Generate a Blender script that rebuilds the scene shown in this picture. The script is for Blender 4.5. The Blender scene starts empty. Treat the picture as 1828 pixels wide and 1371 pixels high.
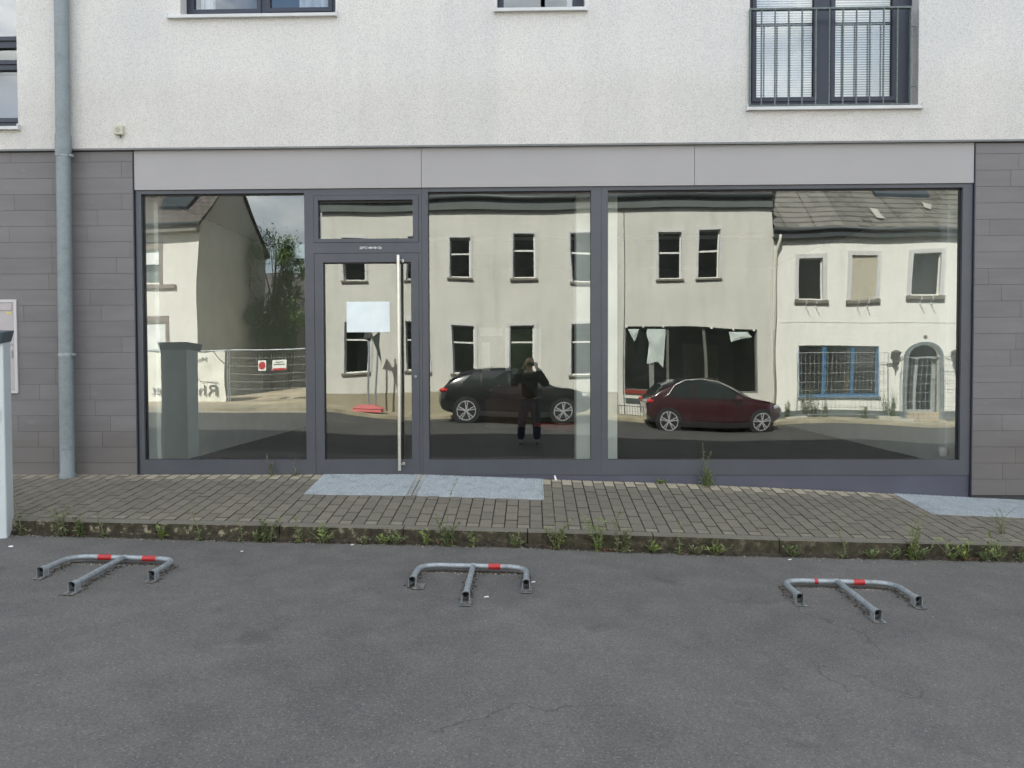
import bpy, math, random
from mathutils import Vector, Matrix
R = math.radians
rnd = random.Random(7)
S = bpy.context.scene
col = S.collection

# ------------------------------------------------------------------ camera
FPX, CX, CY = 1373.0, 914.0, 685.5          # focal length and centre in photo pixels
CAMPOS = Vector((0.0, -7.7, 1.68))
YAW, PITCH, ROLL = R(1.42), R(1.49), R(-0.162)
_f = Vector((-math.sin(YAW)*math.cos(PITCH), math.cos(YAW)*math.cos(PITCH), -math.sin(PITCH)))
_r = Vector((math.cos(YAW), math.sin(YAW), 0)); _u = _r.cross(_f)
RT = _r*math.cos(ROLL)+_u*math.sin(ROLL); UP = -_r*math.sin(ROLL)+_u*math.cos(ROLL); FW = _f
cam = bpy.data.cameras.new('camera'); camo = bpy.data.objects.new('camera', cam); col.objects.link(camo)
M = Matrix((RT, UP, -FW)).transposed().to_4x4(); M.translation = CAMPOS
camo.matrix_world = M
cam.sensor_width = 36.0; cam.sensor_fit = 'HORIZONTAL'; cam.lens = 36.0*FPX/1828.0
cam.clip_start = 0.02; cam.clip_end = 2000
S.camera = camo

# ------------------------------------------------------------------ light
SUN_EL, SUN_AZ = R(43.5), R(-22)            # azimuth measured from +y towards +x
w = bpy.data.worlds.new('World'); S.world = w; w.use_nodes = True
nt = w.node_tree; N = nt.nodes; L = nt.links
bg = N['Background']; out = N['World Output']
sky = N.new('ShaderNodeTexSky'); sky.sky_type = 'NISHITA'; sky.sun_disc = False
sky.sun_elevation = SUN_EL; sky.sun_rotation = SUN_AZ; sky.air_density = 1.0; sky.dust_density = 1.5
tc = N.new('ShaderNodeTexCoord'); mp_ = N.new('ShaderNodeMapping'); mp_.inputs['Scale'].default_value = (1, 1, 2.6)
nz = N.new('ShaderNodeTexNoise'); nz.inputs['Scale'].default_value = 2.6; nz.inputs['Detail'].default_value = 9; nz.inputs['Roughness'].default_value = .58
rp = N.new('ShaderNodeValToRGB'); rp.color_ramp.elements[0].position = .42; rp.color_ramp.elements[1].position = .60
nz2 = N.new('ShaderNodeTexNoise'); nz2.inputs['Scale'].default_value = 3.3; nz2.inputs['Detail'].default_value = 6
cr2 = N.new('ShaderNodeValToRGB'); cr2.color_ramp.elements[0].position = .35; cr2.color_ramp.elements[1].position = .7
cr2.color_ramp.elements[0].color = (4.7, 5.0, 5.4, 1); cr2.color_ramp.elements[1].color = (14.5, 14.2, 13.8, 1)
mx = N.new('ShaderNodeMix'); mx.data_type = 'RGBA'
L.new(tc.outputs['Generated'], mp_.inputs[0]); L.new(mp_.outputs[0], nz.inputs['Vector']); L.new(mp_.outputs[0], nz2.inputs['Vector'])
L.new(nz.outputs['Fac'], rp.inputs[0]); L.new(nz2.outputs['Fac'], cr2.inputs[0])
L.new(rp.outputs[0], mx.inputs[0]); L.new(sky.outputs[0], mx.inputs[6]); L.new(cr2.outputs[0], mx.inputs[7])
L.new(mx.outputs[2], bg.inputs[0]); bg.inputs[1].default_value = 0.085
sl = bpy.data.lights.new('sun', 'SUN'); sl.energy = 5.0; sl.angle = R(.53); sl.color = (1, .965, .92)
so = bpy.data.objects.new('sun', sl); col.objects.link(so)
sd = Vector((math.sin(SUN_AZ)*math.cos(SUN_EL), math.cos(SUN_AZ)*math.cos(SUN_EL), math.sin(SUN_EL)))
so.rotation_euler = sd.to_track_quat('Z', 'Y').to_euler(); so.location = sd*60
vs = S.view_settings; vs.view_transform = 'Standard'; vs.look = 'None'; vs.gamma = 1; vs.use_curve_mapping = False
vs.exposure = 1.80
S.cycles.use_denoising = True
S.cycles.max_bounces = 10; S.cycles.transparent_max_bounces = 16; S.cycles.glossy_bounces = 5
S.cycles.caustics_reflective = False

# ------------------------------------------------------------------ unprojection: photo pixel -> plane of the place
YG = 0.045                                   # plane of the shop glass
def ray(px, py): return RT*((px-CX)/FPX)-UP*((py-CY)/FPX)+FW
def F(px, py, y=0.0):
    d = ray(px, py); t = (y-CAMPOS.y)/d.y
    return CAMPOS.x+d.x*t, CAMPOS.z+d.z*t
def RM(px, py, d):                            # a thing seen mirrored in the shop glass, d metres in front of the facade
    return F(px, py, 2*YG+d)
def FR(x0, y0, x1, y1, y=0.0):                # pixel rectangle -> x0,x1,z0,z1
    ym, xm = (y0+y1)/2, (x0+x1)/2
    return F(x0, ym, y)[0], F(x1, ym, y)[0], F(xm, y1, y)[1], F(xm, y0, y)[1]
def RR(x0, y0, x1, y1, d): return FR(x0, y0, x1, y1, 2*YG+d)

def interp(x, pts):
    if x <= pts[0][0]: return pts[0][1]
    for (a, b), (c, d) in zip(pts, pts[1:]):
        if x <= c: return b+(d-b)*(x-a)/(c-a)
    return pts[-1][1]
def zF(x): return interp(x, [(-20, .568), (-1.15, .571), (-.17, .533), (1.51, .483), (3.17, .405), (4.33, .347), (8, .16), (20, -.2)])
def zJ(x): return interp(x, [(-20, .60), (-4.2, .437), (-2.35, .404), (-.04, .354), (1.29, .316), (2.0, .293), (3.7, .258), (8, .15), (20, -.1)])
def zB(x): return interp(x, [(-20, .45), (-4.1, .318), (-2.4, .272), (-.14, .232), (1.2, .176), (2, .157), (3.8, .131), (8, .02), (20, -.25)])
def road(x): return -.02*max(x, -12) if x < 0 else -.024*min(x, 14)
FARZ = [(-60, .35), (-6, .33), (-3.1, .04), (0, .02), (5, -.05), (9, -.12), (12, -.22), (60, -.3)]
def far(x): return interp(x, FARZ)
KY = -1.62
def G(x, y):
    if y > -7.7:
        k = min(max((KY-y)/(7.7+KY), 0), 1); return zB(x)*(1-k)+road(x)*k
    k = min(max((-12.5-y)/3.0, 0), 1); return road(x)*(1-k)+far(x)*k

# ------------------------------------------------------------------ materials
def srgb(r, g=None, b=None):
    if g is None: g = b = r
    def c(v):
        v /= 255.0
        return v/12.92 if v <= .04045 else ((v+.055)/1.055)**2.4
    return (c(r), c(g), c(b), 1)
class Mt:
    def __init__(s, name):
        s.m = bpy.data.materials.new(name); s.m.use_nodes = True; s.t = s.m.node_tree
        s.b = s.t.nodes['Principled BSDF']; s.o = s.t.nodes['Material Output']
        s.tc = s.n('TexCoord')
    def n(s, t, **k):
        x = s.t.nodes.new('ShaderNode'+t)
        for a, b in k.items(): setattr(x, a, b)
        return x
    def l(s, a, b): s.t.links.new(a, b)
    def noise(s, scale, detail=4, rough=.55, vec=None, stretch=None):
        x = s.n('TexNoise'); x.inputs['Scale'].default_value = scale; x.inputs['Detail'].default_value = detail; x.inputs['Roughness'].default_value = rough
        v = vec or s.tc.outputs['Object']
        if stretch:
            mpn = s.n('Mapping'); mpn.inputs['Scale'].default_value = stretch; s.l(v, mpn.inputs[0]); v = mpn.outputs[0]
        s.l(v, x.inputs['Vector']); return x.outputs['Fac']
    def ramp(s, fac, a, b, ca=(0, 0, 0, 1), cb=(1, 1, 1, 1)):
        x = s.n('ValToRGB'); e = x.color_ramp.elements; e[0].position = a; e[1].position = b; e[0].color = ca; e[1].color = cb
        s.l(fac, x.inputs[0]); return x.outputs[0]
    def mix(s, fac, a, b, mode='MIX'):
        x = s.n('Mix', data_type='RGBA', blend_type=mode)
        for i, v in ((0, fac), (6, a), (7, b)):
            if isinstance(v, (int, float)): x.inputs[i].default_value = v
            elif isinstance(v, tuple): x.inputs[i].default_value = v
            else: s.l(v, x.inputs[i])
        return x.outputs[2]
    def math(s, op, a, b=0.0, clamp=False):
        x = s.n('Math', operation=op, use_clamp=clamp)
        for i, v in ((0, a), (1, b)):
            if isinstance(v, (int, float)): x.inputs[i].default_value = v
            else: s.l(v, x.inputs[i])
        return x.outputs[0]
    def sep(s):
        x = s.n('SeparateXYZ'); s.l(s.tc.outputs['Object'], x.inputs[0]); return x.outputs
    def attr(s, name='tone'):
        return s.n('Attribute', attribute_name=name).outputs['Fac']
    def col(s, c):
        if isinstance(c, tuple): s.b.inputs['Base Color'].default_value = c
        else: s.l(c, s.b.inputs['Base Color'])
        return s
    def rough(s, v):
        if isinstance(v, (int, float)): s.b.inputs['Roughness'].default_value = v
        else: s.l(v, s.b.inputs['Roughness'])
        return s
    def bump(s, h, strength=.3, dist=.005):
        x = s.n('Bump'); x.inputs['Strength'].default_value = strength; x.inputs['Distance'].default_value = dist
        s.l(h, x.inputs['Height']); s.l(x.outputs[0], s.b.inputs['Normal']); return s

def simple(name, c, rough=.6, metal=0.0, var=.08, vs=3.0, bump=0, bs=60, bd=.002, coat=0):
    m = Mt(name)
    n = m.noise(vs, 5)
    dark = tuple(v*(1-2*var) for v in c[:3])+(1,); lite = tuple(min(1, v*(1+2*var)) for v in c[:3])+(1,)
    m.col(m.ramp(n, .3, .7, dark, lite)); m.rough(rough); m.b.inputs['Metallic'].default_value = metal
    if bump: m.bump(m.noise(bs, 3), bump, bd)
    if coat: m.b.inputs['Coat Weight'].default_value = coat; m.b.inputs['Coat Roughness'].default_value = .03
    return m.m

def glass(name, k=.17, tint=(.78, .86, .81, 1), wob=.0, scale=.9):
    m = Mt(name); t = m.t
    t.nodes.remove(m.b)
    tr = m.n('BsdfTransparent'); tr.inputs[0].default_value = tint
    gl = m.n('BsdfGlossy'); gl.inputs['Roughness'].default_value = 0.0; gl.inputs[0].default_value = (.97, 1, .96, 1)
    fr = m.n('Fresnel'); fr.inputs[0].default_value = 1.5
    fac = m.math('ADD', m.math('MULTIPLY', fr.outputs[0], .6), k, True)
    if wob:
        b = m.n('Bump'); b.inputs['Strength'].default_value = 1; b.inputs['Distance'].default_value = wob
        m.l(m.noise(scale, 1.0, .4), b.inputs['Height']); m.l(b.outputs[0], gl.inputs['Normal'])
    mx = m.n('MixShader'); m.l(fac, mx.inputs[0]); m.l(tr.outputs[0], mx.inputs[1]); m.l(gl.outputs[0], mx.inputs[2])
    # thin film of street dust, in streaks, with a clearer wiped middle
    df = m.n('BsdfDiffuse'); df.inputs[0].default_value = (.5, .52, .5, 1)
    st = m.ramp(m.noise(3.0, 6, .7, stretch=(2.5, 1, .5)), .42, .8); sp = m.ramp(m.noise(45, 3, .6), .62, .75)
    dust = m.math('ADD', m.math('MULTIPLY', st, .022), m.math('MULTIPLY', sp, .012))
    m2 = m.n('MixShader'); m.l(dust, m2.inputs[0]); m.l(mx.outputs[0], m2.inputs[1]); m.l(df.outputs[0], m2.inputs[2])
    m.l(m2.outputs[0], m.o.inputs[0]); return m.m

MT = {}
# white scraped render with algae between the sills
SILLS = []                                   # filled below: (x0,x1,z)
def render_wall_mat():
    m = Mt('white_render'); X, Y, Z = m.sep()
    grain = m.noise(112, 4, .65); grain2 = m.noise(230, 2, .5); big = m.noise(.9, 5); streak = m.noise(1.0, 4, .6, stretch=(2.2, 1, .35))
    base = m.mix(m.ramp(big, .35, .65), srgb(226, 225, 222), srgb(234, 232, 227))
    # rain-washed (cleaner, warmer) strips under the sills
    wash = None
    for (a, b, z) in SILLS:
        fx = m.math('MULTIPLY', m.math('SMOOTH_MIN', m.math('SUBTRACT', X, a), m.math('SUBTRACT', b, X)), 14.0, True)
        fz = m.math('MULTIPLY', m.math('SUBTRACT', z, Z), 30, True)
        k = m.math('MULTIPLY', fx, fz)
        wash = k if wash is None else m.math('MAXIMUM', wash, k)
    al = m.math('MULTIPLY', m.ramp(streak, .3, .72), m.math('SUBTRACT', 1.0, m.math('MULTIPLY', wash, .85)))
    base = m.mix(m.math('MULTIPLY', al, .42), base, srgb(204, 209, 208))
    lowd = m.math('MULTIPLY', m.math('SUBTRACT', 4.12, Z), 4.0, True)
    base = m.mix(m.math('MULTIPLY', lowd, m.math('MULTIPLY', m.noise(4, 4), .3)), base, srgb(206, 196, 178))
    pit = m.ramp(grain, .38, .52, (.74, .74, .75, 1), (1.02, 1.02, 1.02, 1))
    base = m.mix(.85, base, pit, 'MULTIPLY')
    m.col(base).rough(.95)
    h = m.math('ADD', m.math('MULTIPLY', grain, 1.0), m.math('MULTIPLY', grain2, .5))
    m.bump(h, .75, .012); return m.m
def cladding_mat():
    m = Mt('grey_cladding'); t = m.attr()
    n = m.noise(5, 6, .6, stretch=(.35, 1, 1.6)); n2 = m.noise(40, 4)
    c = m.mix(t, srgb(110, 108, 109), srgb(119, 117, 118))
    c = m.mix(m.math('MULTIPLY', m.ramp(n, .35, .75), .35), c, srgb(140, 136, 134))
    eff = m.noise(9, 8, .75, stretch=(.6, 1, 1.4))
    c = m.mix(m.math('MULTIPLY', m.ramp(eff, .62, .74), .28), c, srgb(172, 170, 168))
    X, Y, Z = m.sep()
    damp = m.math('MULTIPLY', m.math('SUBTRACT', .80, m.math('ADD', Z, m.math('MULTIPLY', m.noise(3, 4), .35))), 4, True)
    c = m.mix(m.math('MULTIPLY', damp, .4), c, srgb(96, 90, 82))
    m.col(c).rough(.7); m.bump(m.math('ADD', n2, m.math('MULTIPLY', n, .6)), .18, .004); return m.m
def paver_mat():
    m = Mt('concrete_pavers'); t = m.attr(); w_ = m.attr('wash')
    n = m.noise(1.1, 5); g = m.noise(95, 6, .8)
    c = m.mix(t, srgb(110, 105, 94), srgb(121, 115, 103))
    c = m.mix(m.math('MULTIPLY', m.ramp(n, .35, .7), .3), c, srgb(98, 98, 88))
    c = m.mix(m.math('MULTIPLY', w_, .9), c, srgb(176, 167, 146))
    c = m.mix(.9, c, m.ramp(g, .36, .64, (.62, .62, .6, 1), (1.36, 1.36, 1.34, 1)), 'MULTIPLY')
    st = m.noise(6, 6, .7); c = m.mix(m.math('MULTIPLY', m.ramp(st, .58, .72), .3), c, srgb(70, 68, 55))
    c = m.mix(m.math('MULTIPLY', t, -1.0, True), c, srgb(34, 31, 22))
    m.col(c).rough(.92); m.bump(g, .35, .003); return m.m
def asphalt_mat():
    m = Mt('asphalt'); vo = m.n('TexVoronoi'); vo.inputs['Scale'].default_value = 120; m.l(m.tc.outputs['Object'], vo.inputs['Vector'])
    g = m.noise(75, 7, .85); big = m.noise(.55, 5, .6); mid = m.noise(4.5, 6, .65); st = m.noise(1.2, 7, .7)
    c = m.ramp(big, .3, .7, srgb(88, 87, 84), srgb(104, 102, 98))
    c = m.mix(m.math('MULTIPLY', m.ramp(mid, .42, .72), .45), c, srgb(118, 115, 110))
    c = m.mix(m.math('MULTIPLY', m.ramp(st, .55, .75), .5), c, srgb(72, 72, 74))
    c = m.mix(.75, c, m.ramp(g, .38, .62, (.52, .52, .53, 1), (1.38, 1.38, 1.36, 1)), 'MULTIPLY')
    stone = m.math('MULTIPLY', m.math('LESS_THAN', vo.outputs['Distance'], .28), m.math('GREATER_THAN', m.n('SeparateColor').outputs[0], .5))
    sc = m.n('SeparateColor'); m.l(vo.outputs['Color'], sc.inputs[0])
    stone = m.math('MULTIPLY', m.math('LESS_THAN', vo.outputs['Distance'], .45), m.math('GREATER_THAN', sc.outputs[0], .93))
    c = m.mix(m.math('MULTIPLY', stone, .32), c, srgb(172, 170, 165))
    # fine wandering cracks
    wv = m.n('TexNoise'); wv.inputs['Scale'].default_value = 1.4; wv.inputs['Detail'].default_value = 5; m.l(m.tc.outputs['Object'], wv.inputs['Vector'])
    cv = m.n('TexVoronoi', feature='DISTANCE_TO_EDGE'); cv.inputs['Scale'].default_value = .33
    ad = m.n('VectorMath', operation='ADD'); m.l(m.tc.outputs['Object'], ad.inputs[0]); m.l(wv.outputs['Color'], ad.inputs[1]); m.l(ad.outputs[0], cv.inputs['Vector'])
    crack = m.math('MULTIPLY', m.math('LESS_THAN', cv.outputs['Distance'], .0016), m.ramp(m.noise(.8, 2), .5, .56))
    c = m.mix(m.math('MULTIPLY', crack, .38), c, srgb(45, 44, 42))
    # carriageway colour darkened to deepen the building's shade on the street
    X, Y, Z = m.sep(); lane_shade = m.math('MULTIPLY', m.math('SUBTRACT', -5.35, m.math('ADD', Y, m.math('MULTIPLY', m.noise(2, 3), .05))), 40, True)
    spots = m.ramp(m.noise(2.3, 3, .5), .66, .74)
    c = m.mix(m.math('MULTIPLY', spots, .35), c, srgb(58, 57, 56))
    c = m.mix(lane_shade, c, m.mix(1.0, c, (.46, .47, .47, 1), 'MULTIPLY'))
    m.col(c).rough(.93); m.bump(m.math('ADD', g, m.math('MULTIPLY', stone, .4)), .55, .006); return m.m
def kerb_mat():
    m = Mt('mossy_kerb'); X, Y, Z = m.sep(); tp = m.attr()
    g = m.noise(160, 4, .7); l1 = m.noise(13, 7, .72); l2 = m.noise(3.2, 5)
    top = m.mix(m.ramp(g, .3, .7), srgb(88, 85, 76), srgb(134, 130, 118))
    face = m.mix(m.ramp(l1, .4, .62), srgb(46, 42, 32), srgb(82, 76, 60))
    left = m.math('MULTIPLY', m.math('SUBTRACT', .3, X), .35, True)
    lich = m.math('MULTIPLY', m.ramp(l1, .56, .62), m.math('ADD', .18, m.math('MULTIPLY', left, .8)))
    face = m.mix(lich, face, srgb(158, 150, 128))
    face = m.mix(m.math('MULTIPLY', m.ramp(l2, .5, .7), .4), face, srgb(62, 68, 38))
    c = m.mix(tp, face, top)
    m.col(c).rough(.95); m.bump(m.math('ADD', g, l1), .6, .006); return m.m
def roof_mat(name, a, b, sx, sz, moss=.2):
    m = Mt(name); n = m.noise(3, 6, .7); t = m.attr()
    br = m.n('TexBrick'); br.inputs['Scale'].default_value = 1.0; br.inputs['Brick Width'].default_value = sx; br.inputs['Row Height'].default_value = sz
    br.inputs['Mortar Size'].default_value = .012; br.inputs['Color1'].default_value = a; br.inputs['Color2'].default_value = b; br.inputs['Mortar'].default_value = (.01, .01, .01, 1)
    mpn = m.n('Mapping'); cmb = m.n('CombineXYZ'); X, Y, Z = m.sep(); m.l(X, cmb.inputs[0]); m.l(Z, cmb.inputs[1]); m.l(cmb.outputs[0], br.inputs['Vector'])
    c = m.mix(m.math('MULTIPLY', m.ramp(n, .45, .7), moss), br.outputs['Color'], srgb(150, 146, 132))
    c = m.mix(m.math('MULTIPLY', t, .35), c, (.02, .02, .02, 1))
    m.col(c).rough(.85); m.bump(m.math('ADD', m.math('MULTIPLY', br.outputs['Fac'], -1.5), n), .5, .02); return m.m
def plaster_mat(name, c1, c2, grain=40, bd=.02, dirt=.3):
    m = Mt(name); g = m.noise(grain, 5, .65); b = m.noise(.6, 6, .6); s = m.noise(1.5, 5, .6, stretch=(2.5, 2.5, .25))
    c = m.mix(m.ramp(b, .35, .65), c1, c2)
    c = m.mix(m.math('MULTIPLY', m.ramp(s, .5, .8), dirt), c, tuple(v*.62 for v in c1[:3])+(1,))
    c = m.mix(.35, c, m.ramp(g, .35, .6, (.75, .74, .72, 1), (1, 1, 1, 1)), 'MULTIPLY')
    m.col(c).rough(.95); m.bump(g, .5, bd); return m.m
def leaf_mat(name, a, b):
    m = Mt(name); t = m.attr()
    m.col(m.mix(t, a, b)).rough(.6); m.b.inputs['Subsurface Weight'].default_value = 0
    tl = m.n('BsdfTranslucent'); m.l(m.mix(t, a, b), tl.inputs[0]); ms = m.n('MixShader'); ms.inputs[0].default_value = .25
    m.l(m.b.outputs[0], ms.inputs[1]); m.l(tl.outputs[0], ms.inputs[2]); m.l(ms.outputs[0], m.o.inputs[0]); return m.m
def galv_mat(name='galvanised_steel', a=srgb(150, 158, 162), b=srgb(172, 179, 182), rough=.5, metal=.55):
    m = Mt(name); vo = m.n('TexVoronoi'); vo.inputs['Scale'].default_value = 60; m.l(m.tc.outputs['Object'], vo.inputs['Vector'])
    sc = m.n('SeparateColor'); m.l(vo.outputs['Color'], sc.inputs[0]); n = m.noise(7, 7, .7)
    c = m.mix(sc.outputs[0], a, b); c = m.mix(m.math('MULTIPLY', m.ramp(n, .5, .75), .5), c, srgb(104, 108, 110))
    m.col(c); m.b.inputs['Metallic'].default_value = metal; m.rough(m.math('ADD', rough-.1, m.math('MULTIPLY', n, .3))); m.bump(n, .15, .002); return m.m
def shutter_mat():
    m = Mt('shutter'); X, Y, Z = m.sep(); s = m.math('FRACT', m.math('MULTIPLY', Z, 19.0))
    m.col(m.mix(m.math('LESS_THAN', s, .16), srgb(186, 180, 160), srgb(90, 86, 74))).rough(.6); return m.m

# ------------------------------------------------------------------ mesh builder
class MB:
    def __init__(s): s.v = []; s.f = []; s.t = []; s.w = []
    def face(s, idx, tone=0.0, wash=0.0): s.f.append(tuple(idx)); s.t.append(tone); s.w.append(wash)
    def poly(s, pts, tone=0.0, wash=0.0):
        b = len(s.v); s.v += [tuple(p) for p in pts]; s.face(range(b, b+len(pts)), tone, wash)
    def box(s, x0, x1, y0, y1, z0, z1, tone=0.0):
        b = len(s.v)
        s.v += [(x0, y0, z0), (x1, y0, z0), (x1, y1, z0), (x0, y1, z0), (x0, y0, z1), (x1, y0, z1), (x1, y1, z1), (x0, y1, z1)]
        for q in ((0, 3, 2, 1), (4, 5, 6, 7), (0, 1, 5, 4), (1, 2, 6, 5), (2, 3, 7, 6), (3, 0, 4, 7)): s.face([b+i for i in q], tone)
        return s
    def hexa(s, P, tone=0.0):                 # 8 points: bottom 4, top 4
        b = len(s.v); s.v += [tuple(p) for p in P]
        for q in ((0, 3, 2, 1), (4, 5, 6, 7), (0, 1, 5, 4), (1, 2, 6, 5), (2, 3, 7, 6), (3, 0, 4, 7)): s.face([b+i for i in q], tone)
        return s
    def tube(s, path, r, n=10, caps=True, tone=0.0):
        P = [Vector(p) for p in path]; rs = r if isinstance(r, (list, tuple)) else [r]*len(P)
        rings = []; up = None
        for i, p in enumerate(P):
            a = P[max(i-1, 0)]; c = P[min(i+1, len(P)-1)]; d = (c-a).normalized()
            if up is None: up = Vector((0, 0, 1)) if abs(d.z) < .9 else Vector((1, 0, 0))
            sx = d.cross(up).normalized(); up = sx.cross(d).normalized()
            b = len(s.v); rings.append(b)
            for k in range(n):
                q = 2*math.pi*k/n; s.v.append(tuple(p+(sx*math.cos(q)+up*math.sin(q))*rs[i]))
        for a, b in zip(rings, rings[1:]):
            for k in range(n): s.face((a+k, a+(k+1) % n, b+(k+1) % n, b+k), tone)
        if caps:
            s.face([rings[0]+k for k in range(n)][::-1], tone); s.face([rings[-1]+k for k in range(n)], tone)
        return s
    def lathe(s, prof, c, ax='z', n=24, tone=0.0):   # prof: (radius, height)
        rings = []
        for (r, h) in prof:
            rings.append(len(s.v))
            for k in range(n):
                q = 2*math.pi*k/n; a, b = r*math.cos(q), r*math.sin(q)
                p = {'z': (a, b, h), 'y': (a, h, b), 'x': (h, a, b)}[ax]
                s.v.append((c[0]+p[0], c[1]+p[1], c[2]+p[2]))
        for a, b in zip(rings, rings[1:]):
            for k in range(n): s.face((a+k, a+(k+1) % n, b+(k+1) % n, b+k), tone)
        s.face([rings[0]+k for k in range(n)], tone); s.face([rings[-1]+k for k in range(n)], tone)
        return s
    def wall(s, x0, x1, z0, z1, y, holes, depth, inner=1, x_is='x'):
        """a wall face at y with real openings; reveals run depth*inner behind it"""
        xs = sorted({x0, x1}|{min(max(v, x0), x1) for h in holes for v in h[:2]}); zs = sorted({z0, z1}|{min(max(v, z0), z1) for h in holes for v in h[2:4]})
        for a, b in zip(xs, xs[1:]):
            for c, d in zip(zs, zs[1:]):
                mx_, mz = (a+b)/2, (c+d)/2
                if any(h[0] < mx_ < h[1] and h[2] < mz < h[3] for h in holes): continue
                s.poly([(a, y, c), (b, y, c), (b, y, d), (a, y, d)])
        yb = y+depth*inner
        for h in holes:
            a, b, c, d = h[:4]; a, b, c, d = max(a, x0), min(b, x1), max(c, z0), min(d, z1)
            if len(h) < 5:
                s.poly([(a, y, c), (a, yb, c), (b, yb, c), (b, y, c)]); s.poly([(a, y, d), (b, y, d), (b, yb, d), (a, yb, d)])
            else: s.poly([(a, y, d), (b, y, d), (b, yb, d), (a, yb, d)])
            s.poly([(a, y, c), (a, y, d), (a, yb, d), (a, yb, c)]); s.poly([(b, y, c), (b, yb, c), (b, yb, d), (b, y, d)])
        return s
    def solidwall(s, x0, x1, z0, z1, y, holes, depth):     # boxed cells: real thickness everywhere
        xs = sorted({x0, x1}|{v for h in holes for v in h[:2]}); zs = sorted({z0, z1}|{v for h in holes for v in h[2:4]})
        def cell(i, j):
            mx_, mz = (xs[i]+xs[i+1])/2, (zs[j]+zs[j+1])/2
            return not any(h[0] < mx_ < h[1] and h[2] < mz < h[3] for h in holes)
        y1 = y+depth; nx, nz_ = len(xs)-1, len(zs)-1
        for i in range(nx):
            for j in range(nz_):
                if not cell(i, j): continue
                a, b, c, d = xs[i], xs[i+1], zs[j], zs[j+1]
                s.poly([(a, y, c), (b, y, c), (b, y, d), (a, y, d)]); s.poly([(a, y1, c), (a, y1, d), (b, y1, d), (b, y1, c)])
                if i == 0 or not cell(i-1, j): s.poly([(a, y, c), (a, y, d), (a, y1, d), (a, y1, c)])
                if i == nx-1 or not cell(i+1, j): s.poly([(b, y, c), (b, y1, c), (b, y1, d), (b, y, d)])
                if j == 0 or not cell(i, j-1): s.poly([(a, y, c), (a, y1, c), (b, y1, c), (b, y, c)])
                if j == nz_-1 or not cell(i, j+1): s.poly([(a, y, d), (b, y, d), (b, y1, d), (a, y1, d)])
        return s
    def build(s, name, mat, parent=None, smooth=False, bevel=0, sub=0):
        off = Vector((0, 0, 0)); p = parent
        while p is not None: off += p.location; p = p.parent
        me = bpy.data.meshes.new(name)
        me.from_pydata([(a-off.x, b-off.y, c-off.z) for a, b, c in s.v], [], s.f)
        if any(s.t):
            at = me.attributes.new('tone', 'FLOAT', 'FACE'); at.data.foreach_set('value', s.t)
        if any(s.w):
            at = me.attributes.new('wash', 'FLOAT', 'FACE'); at.data.foreach_set('value', s.w)
        me.materials.append(mat)
        if smooth:
            me.polygons.foreach_set('use_smooth', [True]*len(me.polygons))
        o = bpy.data.objects.new(name, me); col.objects.link(o); o.parent = parent
        if bevel:
            b = o.modifiers.new('bevel', 'BEVEL'); b.width = bevel; b.segments = 2; b.limit_method = 'ANGLE'
        if sub:
            b = o.modifiers.new('sub', 'SUBSURF'); b.levels = b.render_levels = sub
        return o

def tag(o, label=None, cat=None, group=None, kind=None):
    for k, v in (('label', label), ('category', cat), ('group', group), ('kind', kind)):
        if v: o[k] = v
    return o
def thing(name, label, cat, loc=(0, 0, 0), group=None):
    o = bpy.data.objects.new(name, None); o.empty_display_size = .1; col.objects.link(o); o.location = loc
    return tag(o, label, cat, group)
def struct(o): o['kind'] = 'structure'; return o
def text_mesh(name, txt, size, mat, parent, loc, rotz=0.0, extrude=.001, align='CENTER', bold=0.0, mirror=False):
    cu = bpy.data.curves.new(name, 'FONT'); cu.body = txt; cu.size = size; cu.extrude = extrude; cu.align_x = align; cu.align_y = 'CENTER'; cu.offset = bold
    to = bpy.data.objects.new(name, cu); col.objects.link(to)
    dg = bpy.context.evaluated_depsgraph_get(); dg.update()
    me = bpy.data.meshes.new_from_object(to.evaluated_get(dg)); bpy.data.objects.remove(to); me.materials.clear(); me.materials.append(mat)
    Mx = Matrix.Rotation(rotz, 4, 'Z') @ Matrix.Rotation(math.pi/2, 4, 'X')
    off = Vector((0, 0, 0)); p = parent
    while p is not None: off += p.location; p = p.parent
    me.transform(Matrix.Translation(Vector(loc)-off) @ Mx)
    o = bpy.data.objects.new(name, me); col.objects.link(o); o.parent = parent; return o

# ------------------------------------------------------------------ material palette
M_frame = simple('anthracite_frame', srgb(78, 82, 89), .42, 0, .05, 2.0, .05, 300, .0005)
M_framed = simple('dark_window_frame', srgb(48, 54, 68), .4, 0, .05, 2)
M_fascia = simple('fascia_panel_grey', srgb(165, 163, 163), .55, 0, .02, .8, .04, 90, .001)
M_gap = simple('dark_gap', srgb(24, 25, 28), .9)
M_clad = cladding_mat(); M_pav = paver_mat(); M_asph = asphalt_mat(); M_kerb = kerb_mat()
M_galv = galv_mat(); M_zinc = galv_mat('zinc_pipe', srgb(130, 140, 143), srgb(138, 148, 150), .5, .2)
M_grate = galv_mat('grating_steel', srgb(176, 186, 192), srgb(200, 208, 212), .5, .2)
M_rail = galv_mat('dull_rail', srgb(96, 106, 106), srgb(116, 126, 126), .6, .2)
M_sill = simple('white_sill', srgb(206, 208, 208), .45, 0, .05, 4)
M_steel = simple('brushed_steel', srgb(214, 212, 204), .32, .85, .03, 30)
M_glass = glass('shop_glass', .165, (.96, 1, .98, 1), .0065, .7)
M_uglass = glass('window_glass', .20, (.95, .98, 1, 1), .001, .8)
M_black = simple('black_plastic', srgb(24, 24, 26), .4)
M_white = simple('white_paint', srgb(226, 228, 226), .6, 0, .03)
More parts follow.
